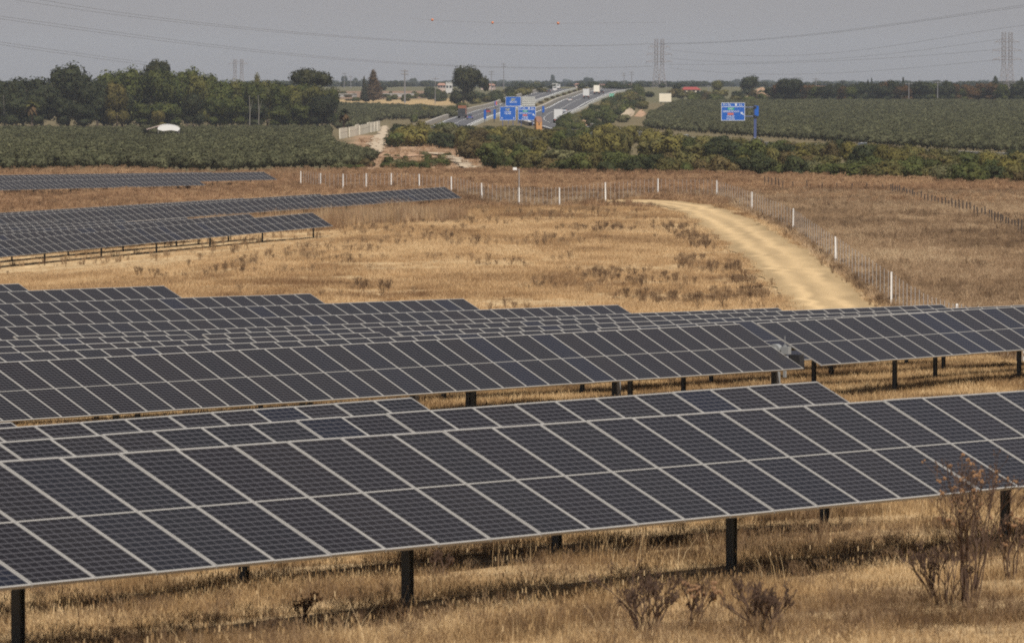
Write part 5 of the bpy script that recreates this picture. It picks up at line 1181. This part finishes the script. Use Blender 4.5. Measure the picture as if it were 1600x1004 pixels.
# ---- vehicles
def dirz(R_, i): d = R_[min(i + 1, len(R_) - 1)] - R_[max(i - 1, 0)]; return math.atan2(d[1], d[0])
def wheel_mesh(r, w_): m = MB(); m.bar((0, -w_ / 2, 0), (0, w_ / 2, 0), r, 12); return m.mesh('wheel', 'tyre')
WH_C = wheel_mesh(.32, .22); WH_T = wheel_mesh(.5, .35)
def place(R_, px, lane):
    """where the carriageway crosses image column px (most distant crossing with a clear view), shifted to a lane"""
    P = offs(R_, lane); best, bi = 1e9, 0
    for i in range(40 if True else 0, len(P)):
        q = pix((P[i][0], P[i][1], TZg(*P[i])[0]))
        if abs(q[0] - px) < best: best, bi = abs(q[0] - px), i
    return P[bi], dirz(R_, bi)
def car(xy, hd, col, label, group=None, van=False):
    g = TZg(*xy)[0] + .36; root = empty('van' if van else 'car', (xy[0], xy[1], g), hd, label, 'van' if van else 'car', group)
    L_, W_, Ht = (5.4, 1.95, 2.3) if van else (4.3, 1.78, 1.45); m = MB()
    prof = [(-L_ / 2, .35), (-L_ / 2, .95), (-L_ / 2 + .25, Ht * .68), (L_ / 2 - .9, .92), (L_ / 2 - .1, .78), (L_ / 2, .4)] if not van else [(-L_ / 2, .4), (-L_ / 2, Ht), (L_ / 2 - 1.5, Ht), (L_ / 2 - .8, 1.3), (L_ / 2, 1.1), (L_ / 2, .4)]
    if not van: prof = [(-L_ / 2, .35), (-L_ / 2, .9), (L_ / 2 - .1, .8), (L_ / 2, .4)]
    k = len(m.v)
    for s in (-1, 1):
        for x, z in prof: m.v.append((x, s * W_ / 2, z))
    n = len(prof); m.f.append(tuple(range(k, k + n))); m.f.append(tuple(range(k + n, k + 2 * n))[::-1]); m.m += [0, 0]
    for i in range(n): j = (i + 1) % n; m.f.append((k + i, k + n + i, k + n + j, k + j)); m.m.append(0)
    link('body', m.mesh('body', col), root)
    if not van:
        m = MB(); m.v += [(-L_ / 2 + .1, -.8, .895), (L_ / 2 - 1.1, -.8, .83), (L_ / 2 - 1.1, .8, .83), (-L_ / 2 + .1, .8, .895), (-L_ / 2 + .75, -.62, Ht), (L_ / 2 - 1.9, -.62, Ht), (L_ / 2 - 1.9, .62, Ht), (-L_ / 2 + .75, .62, Ht)]
        m.f += [(0, 1, 5, 4), (1, 2, 6, 5), (2, 3, 7, 6), (3, 0, 4, 7)]; m.m += [0] * 4; link('windows', m.mesh('windows', 'glass_dark'), root)
        m = MB(); m.box(-L_ / 2 + .75, L_ / 2 - 1.9, -.63, .63, Ht - .01, Ht + .05); link('roof', m.mesh('roof', col), root)
    else:
        m = MB(); m.box(L_ / 2 - 1.35, L_ / 2 - .85, -.8, .8, 1.35, 1.95); link('windscreen', m.mesh('windscreen', 'glass_dark'), root)
        m = MB(); m.box(-L_ / 2 - .02, -L_ / 2 - .003, -.7, .7, 1.5, 2.0); link('rear_window', m.mesh('rear_window', 'glass_dark'), root)
    for x in (-L_ / 2 + .8, L_ / 2 - .8):
        for s in (-1, 1): link('wheel', WH_C, root, (x, s * (W_ / 2 - .1), .32))
    for s in (-1, 1):
        m = MB(); m.box(-L_ / 2 - .04, -L_ / 2 - .002, s * .7 - .14, s * .7 + .14, .65, .85); link('tail_light', m.mesh('tail_light', 'sign_red'), root)
    return root
def lorry(xy, hd, boxc, cabc, label, group, L_=11., toward=False):
    g = TZg(*xy)[0] + .36; root = empty('lorry', (xy[0], xy[1], g), hd + (math.pi if toward else 0), label, 'lorry', group)
    m = MB(); m.box(-L_ / 2, L_ / 2 - 2.6, -1.27, 1.27, 1.15, 4.0); link('cargo_box', m.mesh('cargo_box', boxc), root)
    m = MB(); m.box(L_ / 2 - 2.35, L_ / 2, -1.22, 1.22, .6, 3.1, taper=.08); link('cab', m.mesh('cab', cabc), root)
    m = MB(); m.box(L_ / 2 - .01, L_ / 2 + .03, -1.05, 1.05, 1.75, 2.65); link('windscreen', m.mesh('windscreen', 'glass_dark'), root)
    m = MB(); m.box(-L_ / 2, L_ / 2 - .3, -.5, .5, .75, 1.14); m.box(-L_ / 2 - .1, -L_ / 2 - .003, -1.2, 1.2, .45, .75); link('chassis', m.mesh('chassis', 'black'), root)
    for x in (-L_ / 2 + 1.2, -L_ / 2 + 2.4, L_ / 2 - 1.3):
        for s in (-1, 1): link('wheel', WH_T, root, (x, s * 1.05, .5))
    for s in (-1, 1):
        m = MB(); m.box(-L_ / 2 - .05, -L_ / 2 - .004, s * 1.0 - .15, s * 1.0 + .15, .8, 1.05); link('tail_light', m.mesh('tail_light', 'sign_red'), root)
gT = 'vehicles on the motorway'
lorry(*place(RR, 872, 1.8), 'veh_white', 'veh_white', 'nearest white box lorry on the right carriageway', gT)
lorry(*place(RR, 917, 1.8), 'veh_white', 'veh_white', 'white box lorry half way up the right carriageway', gT)
lorry(*place(RR, 932, 1.8), 'veh_cream', 'veh_white', 'cream box lorry farthest up the right carriageway', gT)
lorry(*place(RL, 722, -1.8), 'veh_brick', 'veh_dark', 'dark lorry with a brick red load on the left carriageway', gT, toward=True)
car(*place(RR, 890, -1.8), 'veh_white', 'small white car between two white lorries', gT)
car(*place(RR, 941, 3), 'veh_dark', 'dark car beside the farthest lorry', gT)
car(*place(RR, 882, 4.4), 'veh_silver', 'silver car at the right of the nearest white lorry', gT)
car(*place(RL, 867, 1.8), 'veh_white', 'white van at the top of the left carriageway', gT, True)
car(*place(RL, 873, -1.8), 'veh_white', 'white van leading at the top of the left carriageway', gT, True)
car(*place(RL, 858, 1.8), 'veh_dark', 'dark car below the white vans on the left carriageway', gT)
car(*place(RL, 708, 1.8), 'veh_blue', 'blue grey car beside the dark lorry', gT)
car(*place(RL, 762, 1.8), 'veh_red', 'red car left of the blue motorway signs', gT)
def place_near(R_, px, lane, i1=45):
    P = offs(R_, lane)[:i1]; j = int(np.argmin([abs(pix((q[0], q[1], TZg(*q)[0]))[0] - px) for q in P])); return P[j], dirz(R_, j)
car(*place_near(RR, 1067, 1.8), 'veh_white', 'white car glimpsed through the thicket left of the navy sign pole', gT)
car(*place_near(RR, 1184, 1.8), 'veh_white', 'left one of two white cars below the navy sign pole', gT)
car(*place_near(RR, 1196, -1.8), 'veh_white', 'right one of two white cars below the navy sign pole', gT)
car(*place_near(RR, 1365, 1.8), 'veh_silver', 'silver car glimpsed through the thicket at the right', gT)

# ================================================================== WALL PANELS, CANOPY, HOUSES
def wallpanels():
    P0 = at(531, 216, 1500); P1 = at(594, 203.5, 1790); d = np.array(P1[:2]) - np.array(P0[:2]); Lt = np.hypot(*d); ang = math.atan2(d[1], d[0])
    root = empty('concrete_wall', (P0[0], P0[1], TZg(P0[0], P0[1])[0]), ang, 'line of upright concrete wall panels beside the sandy path', 'wall'); base = root.location
    s = 0.; rr = random.Random(4); spec = [(0, 60), (82, 60), (146, 26), (178, 24), (206, 40), (250, 34), (276, 14)]
    for a, w_ in [(0, 44), (60, 40), (101, 24), (129, 26), (158, 26), (186, 26), (214, 20), (240, 22), (266, 22)]:
        h_ = 2.5 * rr.uniform(.92, 1.08); m = MB(); m.box(0, w_, -.12, .12, -.3, h_); m.box(0, w_, -.15, -.123, h_ * .62, h_ * .66)
        t = a / 290; xy = np.array(P0[:2]) + d * (a / Lt)
        link('wall_panel', m.mesh('wall_panel', 'concrete'), root, (a, 0, TZg(xy[0], xy[1])[0] - base[2]), (rr.uniform(-.03, .03), 0, rr.uniform(-.01, .01)))
wallpanels()
def canopy():
    q = at(263, 212, 1560); g = TZg(q[0], q[1])[0]; zt = at(263, 193.5, 1560)[2] - g; root = empty('white_canopy', (q[0], q[1], g), .1, 'low white arched canopy between the left orchard and the grove', 'canopy')
    m = MB(); n = 12; hw = 2.7; H_ = 1.15
    f = lambda i: (-math.cos(math.pi * i / n) * hw, zt - H_ + H_ * math.sin(math.pi * i / n) * (1 - .12 * i / n))
    for i in range(n):
        (x0, z0), (x1, z1) = f(i), f(i + 1); m.quad((x0, -2.5, z0), (x1, -2.5, z1), (x1, 2.5, z1), (x0, 2.5, z0)); m.quad((x0, 2.5, z0 - .06), (x1, 2.5, z1 - .06), (x1, -2.5, z1 - .06), (x0, -2.5, z0 - .06)); m.quad((x0, -2.5, z0 - .06), (x1, -2.5, z1 - .06), (x1, -2.5, z1), (x0, -2.5, z0))
    fn = [(f(i)[0] * .99, -2.46, f(i)[1] - .03) for i in range(n + 1)]; k = len(m.v); m.v += fn + [(hw * .8, -2.46, zt - 1.75), (hw * .2, -2.46, zt - 1.5), (-hw * .5, -2.46, zt - 1.7), (-hw * .95, -2.46, zt - 1.4)]; m.f.append(tuple(range(k, k + n + 5))); m.m.append(0); link('roof', m.mesh('roof', 'canvas'), root)
    m = MB(); m.quad((-5.2, -2.2, zt - 1.35), (-1.6, -2.2, zt - .35), (-1.6, 2.2, zt - .25), (-5.2, 2.2, zt - 1.3)); m.quad((-5.2, 2.2, zt - 1.4), (-1.6, 2.2, zt - .35), (-1.6, -2.2, zt - .45), (-5.2, -2.2, zt - 1.45)); link('side_roof', m.mesh('side_roof', 'pink_wall'), root)
    for x in (-2.5, 2.5):
        for y in (-2.4, 2.4): m = MB(); m.bar((x, y, -.2), (x, y, zt - 1.2), .06, 6); link('pole', m.mesh('pole', 'wire'), root)
canopy()
def house(px, py_base, py_top, wpx, Z, wall, roof, label, nwin=3, pitched=True, name='house'):
    q = at(px, py_base, Z); g = TZg(q[0], q[1])[0]; zt = at(px, py_top, Z)[2] - g; w_ = wpx * Z / F / 2; dp = min(w_, 5.)
    root = empty(name, (q[0], q[1], g), random.uniform(-.25, .25), label, 'house' if name == 'house' else 'shed'); wh = zt * .72 if pitched else zt
    m = MB(); m.box(-w_, w_, -dp, dp, -.5, wh); link('wall', m.mesh('wall', wall), root)
    m = MB()
    if pitched:
        o = .35; a, b, c, d = (-w_ - o, -dp - o, wh - .05), (w_ + o, -dp - o, wh - .05), (w_ + o, dp + o, wh - .05), (-w_ - o, dp + o, wh - .05); r0, r1 = (-w_ * .7, 0, zt), (w_ * .7, 0, zt); m.quad(a, b, r1, r0); m.quad(c, d, r0, r1); m.tri(b, c, r1); m.tri(d, a, r0); m.quad(d, c, b, a)
    else: m.box(-w_ - .15, w_ + .15, -dp - .15, dp + .15, wh + .002, wh + .35)
    link('roof', m.mesh('roof', roof), root)
    for i in range(nwin):
        x = -w_ + 2 * w_ * (i + .5) / nwin; m = MB(); m.box(x - .6, x + .6, -dp - .04, -dp - .002, wh * .5, wh * .5 + 1.3); link('window', m.mesh('window', 'glass_dark'), root)
house(702, 144, 129.5, 10, 3600, 'white_wall', 'white_wall', 'white flat roofed house left of the tall pine', 2, False)
house(690, 144, 130, 12, 3900, 'pink_wall', 'tile_roof', 'pinkish house beside the white one')
house(763, 142, 131, 22, 3900, 'pink_wall', 'tile_roof', 'long pinkish house right of the tall pine')
house(1079, 150, 136, 28, 3000, 'cream_wall', 'red_roof', 'long shed with a red sheet roof', 4, True, 'shed')
house(1280, 150, 134, 26, 3500, 'pink_wall', 'tile_roof', 'pinkish house above the left part of the right hedge')
house(1480, 158, 143, 24, 2790, 'cream_wall', 'cream_wall', 'cream flat roofed building inside the right hedge', 3, False)
house(1545, 158, 147, 20, 2790, 'orange', 'cream_wall', 'orange walled building at the right end of the hedge', 2, False)
house(905, 141, 130.5, 14, 4200, 'pink_wall', 'tile_roof', 'pinkish house on the rise behind the lorries')
house(940, 141, 131.5, 10, 4100, 'pink_wall', 'tile_roof', 'small pinkish house above the farthest lorry')
house(984, 142, 132, 12, 3900, 'white_wall', 'tile_roof', 'white house left of the tall pylon')
house(866, 139.5, 131.5, 8, 3900, 'white_wall', 'white_wall', 'small white hut at the head of the motorway', 1, False)
house(620, 150, 147, 50, 3300, 'cream_dull', 'cream_dull', 'long low white greenhouse above the grain strip', 0, False, 'shed')
house(540, 151, 147.5, 30, 3300, 'cream_dull', 'cream_dull', 'short low white greenhouse beside the grove', 0, False, 'shed')

# ================================================================== POWER LINES
def pylon(px, top, base, Z, half, label, arms=3, tw=1.0):
    q = at(px, base, Z); g = TZg(q[0], q[1])[0]; h_ = at(px, top, Z)[2] - g; root = empty('pylon', (q[0], q[1], g - .3), .15, label, 'pylon', 'lattice power pylons')
    t = .11 * tw
    for s in (-1, 1):
        m = MB(); xc = s * half
        def leg(z): w_ = 1.0 + 1.6 * max(0, 1 - z / (h_ * .45)); return w_
        n = 11; zs = [h_ * i / n for i in range(n + 1)]
        for i in range(n):
            w0, w1 = leg(zs[i]), leg(zs[i + 1])
            for a, b in ((-1, -1), (1, -1), (1, 1), (-1, 1)): m.bar((xc + a * w0, b * w0, zs[i]), (xc + a * w1, b * w1, zs[i + 1]), t, 4)
            for b in (-1, 1): m.bar((xc - w0, b * w0, zs[i]), (xc + w1, b * w1, zs[i + 1]), t * .6, 4); m.bar((xc + w0, b * w0, zs[i]), (xc - w1, b * w1, zs[i + 1]), t * .6, 4)
            m.bar((xc - w1, -w1, zs[i + 1]), (xc + w1, -w1, zs[i + 1]), t * .6, 4)
        link('mast', m.mesh('mast', 'pylon'), root)
    for k in range(arms):
        z = h_ * (.84 - .15 * k); m = MB(); e = half + 6.5 - (k == 0) * 1.5
        m.bar((-e, 0, z), (e, 0, z), t * 1.3, 4); m.bar((-e, 0, z), (-half, 0, z + 1.8), t, 4); m.bar((e, 0, z), (half, 0, z + 1.8), t, 4); m.bar((-half, 0, z + 1.8), (half, 0, z + 1.8), t, 4)
        for x in (-e, -half - 2.5, half + 2.5, e): m.bar((x, 0, z), (x, 0, z - 1.6), t * .7, 4)
        link('crossarm', m.mesh('crossarm', 'pylon'), root)
pylon(1573.5, 50, 150, 3700, 1.9, 'tall lattice pylon at the right edge of the skyline')
pylon(1030, 60.5, 141, 4300, 2.0, 'tall lattice pylon right of the motorway')
pylon(372.5, 92, 150, 5200, 2.7, 'faint lattice pylon above the left grove', 1, 1.0)
def wires(groups):
    for lab, pts, r in groups:
        P = np.array(pts, float); xs = np.linspace(P[0, 0], P[-1, 0], 60)
        # smooth interpolation through the sampled heights
        co = np.polyfit(P[:, 0] / 1000, P[:, 1], min(4, len(P) - 1)); ys = np.polyval(co, xs / 1000); zs = np.interp(xs, P[:, 0], P[:, 2])
        m = MB(); w3 = [tuple(at(a, b, c)) for a, b, c in zip(xs, ys, zs)]; m.path(w3, r, 4)
        tag(link('power_cable', m.mesh('power_cable', 'cable')), lab, 'cable', 'power cables across the sky')
wires([('upper one of the highest cable pair at the left', [(60, -1, 2600), (210, 23, 2800), (400, 44, 3100), (600, 61.5, 3500), (800, 70, 3900), (1020, 68, 4290)], .07),
       ('lower one of the highest cable pair at the left', [(20, -1, 2600), (210, 27, 2800), (400, 47, 3100), (600, 63, 3500), (800, 71, 3900), (1020, 69, 4310)], .07),
       ('upper one of the middle cable pair at the left', [(-40, 20, 2600), (200, 53, 2900), (400, 78, 3200), (600, 96, 3500), (800, 105, 3900), (1020, 103, 4290)], .07),
       ('lower one of the middle cable pair at the left', [(-40, 24, 2600), (200, 57, 2900), (400, 81, 3200), (600, 98, 3500), (800, 106.2, 3900), (1020, 104, 4310)], .07),
       ('upper one of the lowest cable pair, ending behind the grove', [(-40, 60, 2600), (120, 83, 2900), (230, 98, 3100)], .07),
       ('lower one of the lowest cable pair, ending behind the grove', [(-40, 64, 2600), (120, 87, 2900), (230, 102, 3100)], .07),
       ('highest cable running from the central pylon to the right edge', [(1030, 68, 4300), (1200, 60, 4000), (1400, 37, 3600), (1640, 2, 3300)], .07),
       ('second highest cable at the right, parallel to the highest', [(1030, 69, 4300), (1200, 61.5, 4000), (1400, 39, 3600), (1640, 5, 3300)], .07),
       ('upper cable sagging between the two tall pylons', [(1045, 78, 4300), (1200, 87.5, 4100), (1330, 80, 4000), (1450, 63, 3850), (1640, 36, 3600)], .07),
       ('second cable sagging between the two tall pylons', [(1045, 91, 4300), (1200, 97, 4100), (1330, 90, 4000), (1450, 77, 3850), (1566, 61, 3700)], .07),
       ('third cable sagging between the two tall pylons', [(1045, 101, 4300), (1200, 99, 4100), (1400, 90, 3900), (1566, 76.5, 3700)], .07),
       ('lowest cable sagging between the two tall pylons', [(1045, 106, 4300), (1200, 116, 4100), (1330, 113, 4000), (1450, 104, 3850), (1566, 93, 3700)], .07),
       ('thin cable carrying the orange marker balls', [(640, 28.5, 3000), (770, 35.5, 3000), (872, 36.5, 3000), (1040, 35, 3000)], .05)])
for px, py, lab in ((675.5, 31.3, 'left orange marker ball in the sky'), (769.5, 35.8, 'middle orange marker ball in the sky'), (872, 36.6, 'right orange marker ball in the sky')):
    q = at(px, py, 3000); root = empty('marker_ball', tuple(q), 0, lab, 'marker ball', 'orange marker balls on the cable')
    m = MB(); m.ball((0, 0, 0), .62, 10, 7); link('sphere', m.mesh('sphere', 'ball', True), root)
    m = MB(); m.bar((-.8, 0, 0), (.8, 0, 0), .12, 6); m.box(-.1, .1, -.64, .64, -.1, .1); link('clamp', m.mesh('clamp', 'cable'), root)
def pole(px, top, base, Z, label, arms=1, r=.18):
    q = at(px, base, Z); g = TZg(q[0], q[1])[0]; h_ = at(px, top, Z)[2] - g; root = empty('utility_pole', (q[0], q[1], g - .2), random.uniform(-.4, .4), label, 'utility pole', 'poles along the skyline')
    m = MB(); m.bar((0, 0, 0), (0, 0, h_), r * 1.3, 6, r2=r * .8); link('pole', m.mesh('pole', 'cable'), root)
    for k in range(arms): m = MB(); m.bar((-1.6, 0, h_ - .6 - 1.4 * k), (1.6, 0, h_ - .6 - 1.4 * k), r * .7, 4); link('crossarm', m.mesh('crossarm', 'cable'), root)
pole(632.5, 108, 152, 2900, 'dark utility pole with two crossarms above the grain strip', 2, .3)
pole(680, 120, 158, 2800, 'slim pole left of the tall pine', 1, .14)
pole(768, 110, 142, 3500, 'pole right of the tall pine', 2, .2)
pole(787, 98, 142, 3700, 'taller pole right of the tall pine', 2, .22)
pole(975, 113, 142, 4300, 'left one of two faint poles beside the white house', 2, .25)
pole(987, 111, 142, 4300, 'right one of two faint poles beside the white house', 2, .25)
pole(538, 113, 142, 4300, 'faint pole above the hazy trees right of the grove', 1, .22)
pole(548, 118, 142, 4300, 'shorter faint pole above the hazy trees right of the grove', 1, .2)
pole(1275, 121, 150, 3300, 'pole above the pinkish house', 2, .2)
pole(1420, 128, 160, 2600, 'pole standing in the right hedge, left one', 1, .16)
pole(1465, 126, 160, 2600, 'pole standing in the right hedge, right one', 1, .18)
pole(1107, 132, 148, 3000, 'thin pole beside the red roofed shed', 1, .12)

# ================================================================== HAZE
zmin = float(GZ.min()) - 1.0
m = bpy.data.materials.new('haze'); m.use_nodes = True; t = m.node_tree; t.nodes.clear()
o_ = t.nodes.new('ShaderNodeOutputMaterial'); pv = t.nodes.new('ShaderNodeVolumePrincipled'); pv.inputs['Color'].default_value = (.74, .84, 1.0, 1); pv.inputs['Density'].default_value = HAZE; pv.inputs['Anisotropy'].default_value = .2
t.links.new(pv.outputs[0], o_.inputs['Volume']); M['haze'] = m
mb = MB(); mb.box(-6050, 6050, -350, 14050, zmin, 110); tag(link('haze', mb.mesh('haze', 'haze')), 'pale haze over the plain', kind='stuff')
